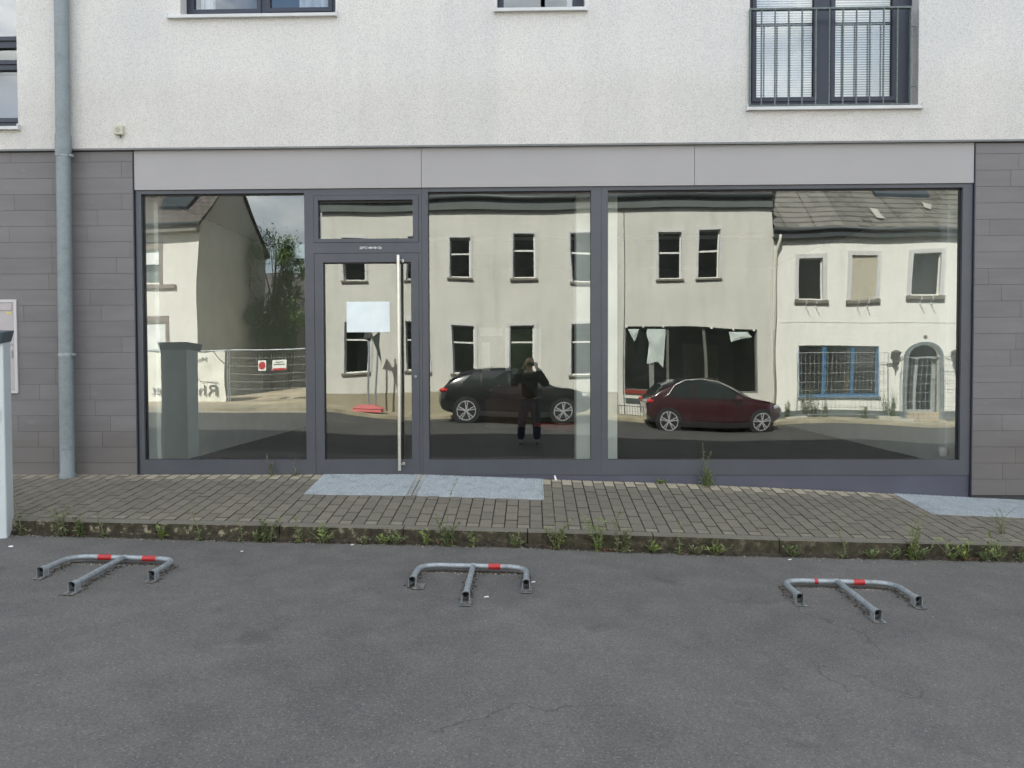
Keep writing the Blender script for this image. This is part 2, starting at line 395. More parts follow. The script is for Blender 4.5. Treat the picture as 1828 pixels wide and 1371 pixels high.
M_inwall = simple('interior_white_wall', srgb(244, 248, 243), .9, 0, .03)
M_infloor = simple('interior_dark_floor', srgb(30, 29, 28), .85, 0, .15, 2); M_infloor.node_tree.nodes['Principled BSDF'].inputs['Specular IOR Level'].default_value = .1
M_inceil = simple('interior_ceiling', srgb(96, 98, 94), .9, 0, .03)
M_curtain = simple('sheer_curtain', srgb(222, 226, 230), .9, 0, .04, 10)
M_blind = simple('white_blind', srgb(228, 236, 242), .6, 0, .03)
M_red = simple('red_reflector', srgb(178, 44, 46), .35, 0, .06, 12)
M_mortar = simple('joint_dirt', srgb(26, 24, 17), 1, 0, .25, 14, .5, 120, .004)
M_pit = simple('pit_black', srgb(16, 16, 16), .95)
M_leafs = [leaf_mat('leaf_fresh', srgb(104, 126, 58), srgb(146, 162, 92)), leaf_mat('leaf_dull', srgb(88, 106, 62), srgb(130, 142, 96)),
           leaf_mat('leaf_pale', srgb(110, 116, 82), srgb(150, 150, 116))]
M_stem = simple('weed_stem', srgb(122, 128, 92), .8, 0, .1, 20)
M_dead = simple('dead_leaf', srgb(128, 84, 62), .9, 0, .25, 30)
M_paper = simple('pale_paper', srgb(236, 246, 246), .7, 0, .03, 6)
M_col = simple('charger_white', srgb(206, 216, 218), .35, 0, .02, 2)
M_cap = simple('charger_cap', srgb(74, 88, 94), .4, 0, .03)
M_mail = simple('mailbox_grey', srgb(178, 172, 174), .45, 0, .02)
M_mailf = simple('mailbox_frame', srgb(196, 194, 194), .4, 0, .02)

# ================================================================== GROUND
mb = MB()
xs = [-70, -40, -25]+[-20+i*.8 for i in range(51)]+[26, 40, 70]
ys = [KY, -2, -2.5, -3, -4, -5, -6, -7.7, -9, -11, -12.5, -13.5, -14.5, -15.5, -18, -25, -45, -90]
idx = {}
for i, x in enumerate(xs):
    for j, y in enumerate(ys): idx[i, j] = len(mb.v); mb.v.append((x, y, G(x, y)))
for i in range(len(xs)-1):
    for j in range(len(ys)-1): mb.face((idx[i, j], idx[i, j+1], idx[i+1, j+1], idx[i+1, j]))
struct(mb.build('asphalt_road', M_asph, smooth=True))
mb = MB(); mb.poly([(-900, -900, -.6), (900, -900, -.6), (900, 900, -.6), (-900, 900, -.6)])
struct(mb.build('ground', simple('far_ground', srgb(96, 98, 82), .95, 0, .2, .05)))

# pavement: separate pavers on a dark joint bed
def zP(x, y):
    k = min(max(-y/1.52, 0), 1); return zF(x)*(1-k)+zJ(x)*k
GRATES = [(-2.09, -1.105, -.715), (-1.085, .115, -.70), (3.60, 6.4, -.74)]
mb = MB(); PW, PL = .1038, .2035
x = -7.9; ci = 0
while x < 8.2:
    y = 0.0; first = PL if ci % 2 else PL*.5; seg = first; jx = rnd.uniform(-.001, .001)
    while y > -1.515:
        y2 = max(y-seg, -1.517)
        if abs(y2-y) > .03:
            a, b, c, d = x+.0028+jx, x+PW-.0028+jx, y2+.0042, y-.0042
            mxx, myy = (a+b)/2, (c+d)/2
            skip = any(g0 < mxx < g1 and c > gy-.012 for g0, g1, gy in GRATES)
            if skip:
                g = [g for g in GRATES if g[0] < mxx < g[1]][0]
            if not skip:
                dz = rnd.uniform(-.0016, .0016); ch = .0032; cy_ = .0046
                # trim against gratings
                for g0, g1, gy in GRATES:
                    if g0 < mxx < g1 and d > gy: d = gy-.004
                tone = rnd.random(); wash = 0
                if myy > -.17: wash = .8+.2*rnd.random()
                elif myy > -.24: wash = .25
                elif abs(c+1.515) < .01 and abs(d-c) < .12: wash = .2
                if -4.0 > mxx: wash *= .6
                o = lambda X, Y, e: (X, Y, zP(X, Y)+dz+e)
                B = [o(a, c, -.03), o(b, c, -.03), o(b, d, -.03), o(a, d, -.03)]; Cc = [o(a, c, -.003), o(b, c, -.003), o(b, d, -.003), o(a, d, -.003)]
                T = [o(a+ch, c+cy_, 0), o(b-ch, c+cy_, 0), o(b-ch, d-cy_, 0), o(a+ch, d-cy_, 0)]
                k0 = len(mb.v); mb.v += B+Cc+T
                for q in range(4):
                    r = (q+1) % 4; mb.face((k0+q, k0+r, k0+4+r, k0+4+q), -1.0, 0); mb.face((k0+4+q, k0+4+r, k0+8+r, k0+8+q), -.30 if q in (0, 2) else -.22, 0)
                mb.face((k0+8, k0+9, k0+10, k0+11), tone, wash)
        y = y2; seg = PL
    x += PW; ci += 1
struct(mb.build('pavement', M_pav))
mb = MB(); xs2 = [-9+.5*i for i in range(37)]
for a, b in zip(xs2, xs2[1:]):
    for c, d in ((.3, -.75), (-.75, -1.53)):
        mb.poly([(a, d, zP(a, d)-.009), (b, d, zP(b, d)-.009), (b, c, zP(b, c)-.009), (a, c, zP(a, c)-.009)])
struct(mb.build('pavement_bed', M_mortar))
# kerb stones with open joints and a slight batter
mb = MB(); edges = [-8.9, -7.9, -6.9, -5.9, -4.9, -3.9, -2.92, -1.95, -1.0, -.58, .02, 1.0, 1.98, 2.98, 3.98, 4.98, 5.98, 6.98, 7.98]
edges = [-8.95+.995*i for i in range(18)]; sh = -.10-edges[9]+0.0
edges = [e+(-.03-edges[9]) for e in edges]
for a, b in zip(edges, edges[1:]):
    a += .004; b -= .004; n = 6; yo = rnd.uniform(-.004, .004)
    for i in range(n):
        p, q = a+(b-a)*i/n, a+(b-a)*(i+1)/n
        for (y0, dz0, y1, dz1, tn) in ((-1.522, 0, -1.592, -.002, 1.0), (-1.592, -.002, -1.606, -.014, .8), (-1.606, -.014, -1.612, -.09, 0.0), (-1.612, -.09, -1.624, -.25, 0.0)):
            mb.poly([(p, y0+yo, zJ(p)+dz0), (p, y1+yo, zJ(p)+dz1), (q, y1+yo, zJ(q)+dz1), (q, y0+yo, zJ(q)+dz0)], tn)
    for e in (a, b): mb.poly([(e, -1.522, zJ(e)), (e, -1.592+yo, zJ(e)-.002), (e, -1.612+yo, zJ(e)-.09), (e, -1.624+yo, zJ(e)-.25), (e, -1.522, zJ(e)-.25)], .3)
struct(mb.build('kerb', M_kerb))
mb = MB()                                    # irregular soil seam in front of the kerb
xx = -8.0; prev = None
while xx < 8:
    wd = .018+.022*rnd.random()**2; hh = .012+.016*rnd.random()
    cur = [(xx, -1.60, zB(xx)+hh+.01), (xx, KY-wd*.45, zB(xx)+hh), (xx, KY-wd, G(xx, KY-wd)+.003), (xx, KY-wd-.02, G(xx, KY-wd-.02)-.004)]
    if prev:
        for q in range(3): mb.poly([prev[q], prev[q+1], cur[q+1], cur[q]])
    prev = cur; xx += .05
struct(mb.build('gutter_soil', simple('gutter_soil', srgb(56, 50, 40), 1, 0, .35, 30, .8, 150, .01)))

# ================================================================== THE BUILDING
bld = thing('apartment_building', 'white rendered building with grey shopfront, grey cladding and upper windows', 'building', (0, 0, .5))
YW, YC = -.05, -.02
Z_lip = F(900, 258.5, YW)[1]
wins = []                                    # upper windows: opening x0,x1,z0,z1
XA = (F(322, 18, YW)[0], F(599, 18, YW)[0]); ZA = F(450, 27, YW)[1]
XB = (F(887, 10, YW)[0], F(1044, 10, YW)[0]); ZB = F(966, 16, YW)[1]
XC = (F(1338, 100, YW)[0], F(1640, 100, YW)[0]); ZC = F(1490, 191, YW)[1]
XD1 = F(31, 150, YW)[0]; ZD = F(15, 227, YW)[1]
TOPW = 6.45
holes = [(XD1-1.5, XD1, ZD, TOPW), (XA[0], XA[1], ZA, TOPW), (XB[0], XB[1], ZB, TOPW), (XC[0], XC[1], ZC, TOPW)]
SILLS += [(XD1-1.5, XD1+.04, ZD), (XA[0]-.09, XA[1]+.02, ZA), (XB[0]-.02, XB[1]+.02, ZB), (XC[0]-.03, XC[1]+.04, ZC)]
mb = MB(); mb.wall(-16, 16, Z_lip, 10.2, YW, holes, .20)
mb.poly([(-16, YW, Z_lip), (16, YW, Z_lip), (16, .3, Z_lip), (-16, .3, Z_lip)])
mb.build('render_wall', render_wall_mat(), bld)
mb = MB(); mb.box(-16, 16, YW-.004, YW+.03, Z_lip-.014, Z_lip+.004); mb.build('drip_edge', simple('drip_edge', srgb(120, 122, 122), .6), bld)
mb = MB()                                    # rear, sides, roof, storey slabs: the volume that shades the street
mb.box(-16, 16, 10, 10.2, 0, 10.2); mb.box(-16.2, -16, -.05, 10.2, 0, 10.2); mb.box(16, 16.2, -.05, 10.2, 0, 10.2)
mb.box(-16, 16, YW+.0, 10, 10.2, 10.4)
mb.build('rear_shell', simple('rear_render', srgb(200, 198, 192), .9), bld)
mb = MB(); mb.box(-15.9, 15.9, .25, 9.9, 3.5, 3.8); mb.box(-15.9, 15.9, .3, 9.9, 6.9, 7.1); mb.box(-15.9, 15.9, 3.2, 3.3, 3.8, 6.9)
mb.build('floor_slab', simple('upper_room_grey', srgb(120, 118, 114), .9), bld)

def upper_window(x0, x1, z0, z1, leaves, kind, y=.09):
    """frame > pane, curtain / blind; leaves: list of glass x-ranges"""
    fr = MB()
    fr.solidwall(x0, x1, z0, z1, y, [(a, b, c, d) for a, b, c, d in leaves], .06)
    f = fr.build('window', M_framed, bld, bevel=.003)
    m = MB()
    for a, b, c, d in leaves:                # raised sash around each leaf
        m.solidwall(a-.035, b+.035, c-.035, d+.035, y-.016, [(a+.006, b-.006, c+.006, d-.006)], .016)
    m.build('sash', M_framed, f, bevel=.002)
    for a, b, c, d in leaves:
        m = MB(); m.poly([(a, y+.02, c), (b, y+.02, c), (b, y+.02, d), (a, y+.02, d)]); m.build('pane', M_uglass, f)
    return f
def curtain(parent, x0, x1, z0, z1, y, mat=None):
    m = MB(); n = max(8, int((x1-x0)*70)); pv = None
    for i in range(n+1):
        x = x0+(x1-x0)*i/n; yy = y+.02*math.sin(i*1.3)+.012*math.sin(i*.47+1)
        if pv: m.poly([(pv[0], pv[1], z0), (x, yy, z0), (x, yy, z1), (pv[0], pv[1], z1)])
        pv = (x, yy)
    return m.build('curtain', mat or M_curtain, parent, smooth=True)
def blind(parent, x0, x1, z0, z1, y):
    m = MB(); z = z0
    while z < z1:
        m.poly([(x0, y-.006, z), (x1, y-.006, z), (x1, y+.006, z+.0225), (x0, y+.006, z+.0225)]); z += .0245
    return m.build('blind', M_blind, parent)
def sill(x0, x1, z, ydep=.20):
    m = MB(); y0 = YW-.045
    m.hexa([(x0, y0, z-.034), (x1, y0, z-.034), (x1, .12, z-.012), (x0, .12, z-.012), (x0, y0, z-.002), (x1, y0, z-.002), (x1, .12, z+.012), (x0, .12, z+.012)])
    for e in (x0-.012, x1): m.box(e, e+.012, y0-.004, YW+.03, z-.038, z+.02)
    return m.build('window_sill', M_sill, bld, bevel=.002)
# left upper window
zb = F(450, 21, .08)[1]
f = upper_window(XA[0], XA[1], ZA, TOPW, [(F(346, 10, .1)[0], F(461, 10, .1)[0], F(400, 19.5, .1)[1], TOPW-.08), (F(482, 10, .1)[0], F(588, 10, .1)[0], F(530, 16.5, .1)[1], TOPW-.08)], 'a')
curtain(f, F(357, 10, .2)[0], F(383, 10, .2)[0], ZA, TOPW, .22); curtain(f, F(533, 10, .2)[0], F(590, 10, .2)[0], ZA, TOPW, .22)
sill(XA[0]-.11, XA[1]+.01, ZA)
f = upper_window(XB[0], XB[1], ZB, TOPW, [(F(898, 10, .1)[0], F(966, 10, .1)[0], F(966, 14, .1)[1]-.01, TOPW-.08), (F(972, 10, .1)[0], F(1023, 10, .1)[0], F(966, 14, .1)[1]-.01, TOPW-.08)], 'b')
curtain(f, F(1012, 10, .2)[0], F(1030, 10, .2)[0], ZB, TOPW, .22)
sill(XB[0]-.015, XB[1]+.015, ZB)
xc1 = F(1627, 100, .09)[0]
f = upper_window(XC[0], xc1, ZC+.02, TOPW, [(F(1348, 90, .1)[0], F(1453, 90, .1)[0], F(1400, 176, .1)[1], TOPW-.08), (F(1488, 90, .1)[0], F(1593, 90, .1)[0], F(1540, 175, .1)[1], TOPW-.08)], 'c')
blind(f, XC[0]+.04, F(1457, 90, .17)[0], ZC+.05, TOPW, .17); blind(f, F(1485, 90, .17)[0], xc1-.1, ZC+.05, TOPW, .17)
for px in (1366, 1392, 1417, 1560): curtain(f, F(px, 90, .3)[0], F(px+12, 90, .3)[0], ZC, TOPW, .32)
sill(XC[0]-.02, XC[1]+.02, ZC)
# edge window on the far left: two stacked lights with an open gap between
za, zb_, zc_ = F(15, 213, .1)[1], F(15, 125, .1)[1], F(15, 68, .1)[1]
zd_, ze_ = F(15, 110, .1)[1], F(15, 86, .1)[1]
f = upper_window(XD1-1.5, XD1, ZD, TOPW, [(XD1-1.4, XD1-.02, za, zb_), (XD1-1.4, XD1-.02, zd_, ze_), (XD1-1.4, XD1-.02, zc_, TOPW-.1)], 'd')
m = MB(); m.poly([(XD1-1.5, .26, za), (XD1, .26, za), (XD1, .26, zb_), (XD1-1.5, .26, zb_)]); m.poly([(XD1-1.5, .26, zc_), (XD1, .26, zc_), (XD1, .26, zc_+.7), (XD1-1.5, .26, zc_+.7)])
m.build('roller_shade', simple('lilac_shade', srgb(150, 150, 166), .8, 0, .03, 1), f)
sill(XD1-1.55, XD1+.015, ZD)
# French balcony railing
rl = thing('balcony_railing', 'grey galvanised railing across the tall right-hand upper window', 'railing', (XC[0], -.04, ZC))
yr = -.075; x0, x1 = F(1338, 100, yr)[0], F(1627, 100, yr)[0]; zt, zbt = F(1480, 14, yr)[1], F(1480, 187, yr)[1]
m = MB(); m.box(x0, x1, yr-.006, yr+.03, zt-.012, zt+.006); m.build('top_rail', M_rail, rl)
m = MB(); m.box(x0, x1, yr-.004, yr+.014, zbt-.006, zbt+.005); m.build('bottom_rail', M_rail, rl)
for k, px in enumerate((1359.5, 1383.7, 1408, 1432, 1456.5, 1480.7, 1505, 1529, 1553, 1577.5, 1602)):
    xx = F(px, 100, yr)[0]; m = MB(); m.box(xx-.0055, xx+.0055, yr-.004, yr+.012, zbt+.005, zt-.012); m.build('baluster', M_rail, rl)
for xx in (x0, x1-.012):
    m = MB(); m.box(xx, xx+.012, yr-.006, YW+.17, zt-.03, zt-.012) if False else m.box(xx, xx+.012, yr-.006, yr+.03, zbt+.005, zt-.012); m.build('end_post', M_rail, rl)
for py in (48, 155):
    xx, zz = F(1630, py, YW+.0); m = MB(); m.lathe([(.013, 0), (.013, .012), (.007, .012), (.007, .05)], (x1, yr+.01, zz), 'x', 12); m.build('bolt', M_rail, rl)

# fascia panels
zf0 = (F(237, 339, -.015)[1]+F(1722, 327, -.015)[1])/2; zf1 = F(900, 261, -.015)[1]
XL, XR = -3.985, F(1735, 500, 0)[0]
xj = [XL, F(752, 300, -.015)[0], F(1240, 290, -.015)[0], XR]
for a, b in zip(xj, xj[1:]):
    m = MB(); m.box(a+.002, b-.002, -.015, .03, zf0, zf1); m.build('fascia_panel', M_fascia, bld, bevel=.0015)
m = MB(); m.box(-7.9, 8, .031, .24, zf0-.02, Z_lip+.02); m.build('lintel', M_gap, bld)
# cladding: staggered long tiles
zc0 = F(180, 289.3, YC)[1]; CP = (zc0-F(180, 826, YC)[1])/19.0
for side, (xa, xb) in enumerate(((-7.9, XL-.012), (XR+.012, 8.2))):
    m = MB(); r2 = random.Random(3+side); z = zc0-21*CP
    while z < Z_lip-.02:
        zt_ = min(z+CP, Z_lip-.02); x = xa-r2.random()*.8
        while x < xb:
            ln = r2.choice([.52, .66, .8, .95, 1.1]); a, b = max(x, xa), min(x+ln, xb)
            if b-a > .03:
                e = r2.uniform(0, .0012)
                m.box(a+.0012, b-.0012, YC-e, YC+.012, z+.0013, zt_-.0013, .05+.95*r2.random())
            x += ln
        z += CP
    m.build('stone_cladding', M_clad, bld)
    m = MB(); m.box(xa, xb, YC+.0125, .25, -.4, Z_lip-.001); m.build('cladding_backing', simple('cladding_backing', srgb(66, 65, 66), .9), bld)
    m = MB(); e = XL-.010 if side == 0 else XR+.002; m.box(e, e+.008, YC-.003, .03, zF(e)-.2, zf1); m.build('edge_trim', M_framed, bld)

# shopfront
GT, GB = 1.72+1.68-.0, -.963+1.68
def fx(px, y=0.0): return F(px, 580, y)[0]
P1 = (fx(255), fx(545)); P3 = (fx(765), fx(1055)); P4 = (fx(1085), fx(1716))
D0, D1 = fx(561.5), fx(748.5)
zt0, zt1 = F(652, 433, 0)[1], F(652, 348, 0)[1]       # transom casement
zl1, zl0 = F(652, 451.5, 0)[1], F(652, 846, 0)[1]+.004
zr0 = .567
def fframe(a, b, holes):
    m = MB(); m.solidwall(a, b, zr0, zf0-.003, 0.0, holes, .09); return m
sf = fframe(XL+.003, fx(753.5), [(P1[0], P1[1], GB, GT), (D0, D1, zr0-.0+.004, zl1), (D0, D1, zt0, zt1)]).build('shopfront_frame', M_frame, bld, bevel=.002)
sf2 = fframe(fx(753.5)+.002, fx(1073), [(P3[0], P3[1], GB, GT)]).build('shopfront_frame', M_frame, bld, bevel=.002)
sf3 = fframe(fx(1073)+.002, XR-.001, [(P4[0], P4[1], GB, GT)]).build('shopfront_frame', M_frame, bld, bevel=.002)
for (a, b), p in ((P1, sf), (P3, sf2), (P4, sf3)):
    m = MB(); m.poly([(a-.01, YG, GB-.01), (b+.01, YG, GB-.01), (b+.01, YG, GT+.01), (a-.01, YG, GT+.01)]); m.build('shop_window_pane', M_glass, p)
    m = MB(); g = .012; m.solidwall(a, b, GB, GT, YG-.012, [(a+.005, b-.005, GB+.004, GT-.014)], .012); m.build('glazing_gasket', M_black, p)
m = MB(); m.box(XL+.003, XR-.001, .10, .20, -.2, zr0-.002); m.build('threshold_core', M_gap, bld)
m = MB()                                      # skirting panel under the frame, follows the falling pavement
for a, b in ((fx(748.5), fx(1073)), (fx(1073), XR-.001)):
    m.box(a+.001, b-.001, .006, .09, -.1, zr0-.003)
m.build('skirting_panel', simple('skirting', srgb(80, 82, 96), .45, 0, .08, 1.5), bld)
m = MB(); m.box(XL+.003, fx(748.5), .012, .09, .3, zr0-.002); m.build('skirting_panel', M_framed, bld)
# transom light
m = MB(); e = .003; gx0, gx1, gz0, gz1 = fx(569.5), fx(738), F(652, 426, 0)[1], F(652, 357, 0)[1]
m.solidwall(D0+e, D1-e, zt0+e, zt1-e, -.004, [(gx0, gx1, gz0, gz1)], .07); tr = m.build('transom_window', M_frame, bld, bevel=.002)
m = MB(); m.poly([(gx0-.01, YG, gz0-.01), (gx1+.01, YG, gz0-.01), (gx1+.01, YG, gz1+.01), (gx0-.01, YG, gz1+.01)]); m.build('pane', M_glass, tr)
m = MB(); m.solidwall(gx0, gx1, gz0, gz1, YG-.012, [(gx0+.006, gx1-.005, gz0+.004, gz1-.02)], .012); m.build('glazing_gasket', M_black, tr)
m = MB(); m.box(D0-.01, D1+.01, .092, .10, zr0, zl1+.01); m.box(D0-.01, D1+.01, .092, .10, zt0-.01, zt1+.01)
# door leaf
gx0, gx1, gz0, gz1 = fx(577.5), fx(734), F(652, 820.5, 0)[1], F(652, 468, 0)[1]
m = MB(); m.solidwall(D0+e, D1-e, zr0+.006, zl1-e, .003, [(gx0, gx1, gz0, gz1)], .07); dr = m.build('entrance_door', M_frame, bld, bevel=.002)
m = MB(); m.poly([(gx0-.01, YG, gz0-.01), (gx1+.01, YG, gz0-.01), (gx1+.01, YG, gz1+.01), (gx0-.01, YG, gz1+.01)]); m.build('door_pane', M_glass, dr)
m = MB(); m.solidwall(gx0, gx1, gz0, gz1, YG-.012, [(gx0+.005, gx1-.005, gz0+.004, gz1-.01)], .012); m.build('glazing_gasket', M_black, dr)
hx = F(712, 650, -.07)[0]; hz1, hz0 = F(712, 455, -.07)[1], F(714, 840, -.07)[1]
m = MB(); m.tube([(hx, -.07, hz0), (hx, -.07, hz1)], .0165, 20); m.build('pull_handle', M_steel, dr, smooth=False, bevel=.002)
for zz in (hz0+.06, hz1-.05):
    m = MB(); m.tube([(hx, -.07, zz), (hx+.028, -.03, zz), (hx+.03, .004, zz)], .009, 12); m.lathe([(.016, -.002), (.016, .006)], (hx+.03, 0, zz), 'y', 16); m.build('handle_bracket', M_steel, dr)
lx, lz = F(742, 672, 0); m = MB(); m.lathe([(.014, -.006), (.014, .004)], (lx, 0, lz), 'y', 18); m.lathe([(.006, -.012), (.006, -.005)], (lx, 0, lz), 'y', 12); m.build('lock_cylinder', M_galv, dr)
# chalk blessing sticker
sx, sz = F(661.5, 442.5, -.006)
st = thing('door_sticker', 'small dark sticker with white letters and numbers on the frame above the entrance door', 'sticker', (sx, 0, sz))
m = MB(); m.box(sx-.107, sx+.107, -.0015, -.0004, sz-.017, sz+.017); m.build('film', simple('sticker_film', srgb(66, 68, 74), .5), st)
text_mesh('lettering', '20*C+M+B+26', .036, M_white, st, (sx, -.003, sz), extrude=.0006, bold=.0006)
# paper on the door
a, b, c, d = FR(619, 538.5, 696, 593, YG-.004)
pp = thing('door_notice', 'blank pale blue landscape sheet on the entrance door glass', 'notice', ((a+b)/2, YG, c))
m = MB(); m.box(a, b, YG-.007, YG-.004, c, d); m.build('sheet', M_paper, pp)
a2, b2, c2, d2 = FR(528, 437, 545, 462, .12)
m = MB(); m.box(a2, b2, .10, .104, c2, d2)
o = m.build('window_sticker', simple('pale_sticker', srgb(178, 190, 196), .7), None); tag(o, 'small pale card inside the left shop window near the door', 'card')

# interior of the shop
def ib(name, mat, *bx):
    m = MB()
    for b in bx: m.box(*b)
    return m.build(name, mat, bld)
ib('interior_wall', M_inwall, (-4.2, -3.94, .1, 6.6, .4, 3.5)); ib('interior_wall', M_inwall, (4.42, 4.6, .1, 6.6, .4, 3.5))
ib('rear_interior_wall', simple('rear_wall_green_grey', srgb(84, 92, 84), .9, 0, .05), (-4.0, 4.5, 6.6, 6.8, .4, 3.5))
ib('interior_floor', M_infloor, (-4.2, 4.5, .1, 6.7, .3, .60))
ib('interior_ceiling', M_inceil, (-4.2, 4.5, .1, 6.7, 3.44, 3.5))
ib('interior_pillar', M_inwall, (F(1029, 580, .42)[0], F(1102, 580, .42)[0], .42, .8, .6, 3.44))
ib('wall_return', M_inwall, (-3.94, F(285, 600, .3)[0], .3, .42, .6, 3.44))
ib('wall_return', M_inwall, (F(1690, 600, .3)[0], 4.42, .3, .45, .6, 3.44))
a, b, c, d = FR(712, 403, 1383, 422, 3.0)
ib('ceiling_duct', M_white, (a, b, 3.0, 3.3, c, d))
for q in ((857, 585, 897, 600), (860, 611, 875, 662), (902, 586, 912, 662), (953, 586, 966, 662)):
    a, b, c, d = FR(*q, 6.57); ib('door_surround', M_white, (a, b, 6.55, 6.6, c, d))
a, b, c, d = FR(914, 588, 952, 668, 6.59); ib('green_lit_patch', simple('green_light_tint', srgb(112, 130, 106), .8), (a, b, 6.57, 6.6, c, d))  # green light on the rear wall, put in as a coloured panel
m = MB(); a, b = F(1689, 790, .25); m.lathe([(.035, -.05), (.05, -.02), (.05, .02), (.035, .05)], (F(1684, 806, .3)[0], .3, F(1684, 806, .3)[1]), 'z', 16)
m.build('radiator_valve', M_white, bld, smooth=True)

# things left standing in the empty shop
def inthing(name, label, cat, r, y, dep, mat):
    a, b, c, d = FR(*r, y); t = thing(name, label, cat, ((a+b)/2, y, .6)); m = MB(); h = d-c
    m.box(a, b, y, y+dep, .602, .602+h); m.build(name+'_body', mat, t, bevel=.004); return a, b, h, t
a, b, h, t = inthing('cardboard_box', 'brown cardboard box with raised flaps on the floor inside the dim shop', 'box', (866, 712, 958, 762), 5.4, .6, simple('cardboard', srgb(84, 68, 54), .9))
m = MB(); m.poly([(a, 5.4, .6+h), (b, 5.4, .6+h), (b-.2, 5.25, .6+h+.22), (a+.2, 5.25, .6+h+.22)]); m.build('box_flap', M_white if False else simple('cardboard_front_flap', srgb(88, 70, 56), .9), t); m = MB(); m.poly([(a, 6, .6+h), (b, 6, .6+h), (b-.2, 6.15, .6+h+.25), (a+.2, 6.15, .6+h+.25)]); m.build('box_flap', simple('cardboard_flap', srgb(88, 70, 56), .9), t)
m = MB(); r5 = random.Random(3); cx5, _ = F(1008, 760, 4.6); P = []
for i in range(120): k = i*.32; rr5 = .28+.07*math.sin(i*.37); P.append((cx5+rr5*1.4*math.cos(k), 4.6+rr5*.6*math.sin(k), .615+.0009*i+.01*abs(math.sin(i*.7))))
tag(m.tube(P, .009, 6).build('red_cable', simple('red_cable', srgb(150, 56, 44), .6), None, smooth=True), 'coil of red cable lying on the shop floor near the white pillar', 'cable')

# downpipe
dp = [F(111, 200, -.13)[0], F(121, 845, -.13)[0]]; dxp = sum(dp)/2; rp_ = .067
xt, xbm = F(109.5, 5, -.13)[0], F(120.5, 840, -.13)[0]
def pxz(z):                                   # slightly out of plumb, as in the photo
    z0_, z1_ = .58, F(109, 5, -.13)[1]; return xbm+(xt-xbm)*(z-z0_)/(z1_-z0_)
zcol = F(111, 268, -.13)[1]
m = MB(); zz = [(zF(-4.7)-.02, .075), (zF(-4.7)+.02, .075), (zF(-4.7)+.035, rp_), (1.1, rp_), (1.5, rp_), (zcol-.1, rp_), (zcol-.02, rp_)]
m.tube([(pxz(z), -.13, z) for z, r in zz], [r for z, r in zz], 28, caps=False)
dpp = m.build('downpipe', M_zinc, bld, smooth=True, bevel=0)
m = MB(); zz = [(zcol-.06, rp_+.002), (zcol-.04, rp_+.008), (zcol-.02, rp_+.004), (zcol, rp_+.009), (zcol+.02, rp_+.006), (zcol+.13, rp_+.006), (zcol+.15, rp_+.003)]
m.tube([(pxz(z), -.13, z) for z, r in zz], [r for z, r in zz], 28, caps=False); m.build('pipe_socket', M_zinc, dpp, smooth=True)
m = MB(); m.tube([(pxz(z), -.13, z) for z in (zcol+.1, 5, 7, 10.2)], rp_-.002, 28, caps=False); m.build('upper_pipe', M_zinc, dpp, smooth=True)
for py in (633, 278):
    z = F(115, py, -.13)[1]; m = MB(); m.tube([(pxz(z), -.13, z-.014), (pxz(z), -.13, z+.014)], rp_+.004, 28); m.box(pxz(z)-.01, pxz(z)+.01, -.13, YC, z-.01, z+.01)
    m.box(pxz(z)+rp_, pxz(z)+rp_+.03, -.14, -.12, z-.012, z+.012); m.tube([(pxz(z)+rp_+.015, -.16, z), (pxz(z)+rp_+.015, -.10, z)], .008, 8); m.build('pipe_clamp', M_galv, dpp)
for py in (602, 604.5): pass
m = MB(); z = F(115, 603, -.13)[1]; m.tube([(pxz(z), -.13, z), (pxz(z), -.13, z+.006)], rp_+.0025, 28); m.tube([(pxz(z), -.13, z-.02), (pxz(z), -.13, z-.016)], rp_+.0025, 28); m.build('pipe_seam', M_zinc, dpp)
m = MB(); z = F(115, 800, -.13)[1]; m.tube([(pxz(z)-.02, -.13-rp_-.001, z-.012), (pxz(z)+.03, -.13-rp_*.86-.003, z+.004)], .006, 6); m.build('pipe_dent_fold', M_zinc, dpp)
# wall sensor box
a, b, c, d = FR(203.5, 223, 218.5, 240, YW-.04)
sn = thing('wall_sensor', 'small pale plastic sensor box on the white render near the downpipe', 'sensor', ((a+b)/2, YW, c))
m = MB(); m.box(a, b, YW-.045, YW, c, d); m.build('housing', simple('aged_plastic', srgb(196, 194, 176), .6), sn, bevel=.006)
m = MB(); m.lathe([(.024, -.05), (.024, -.044)], ((a+b)/2, YW, (c+d)/2), 'y', 20); m.build('cover_disc', simple('aged_plastic_dark', srgb(168, 166, 150), .6), sn)
m = MB(); m.tube([((a+b)/2+.01, YW-.02, c), ((a+b)/2+.012, YW-.02, c-.03)], .007, 8); m.build('cable_gland', M_cap, sn)
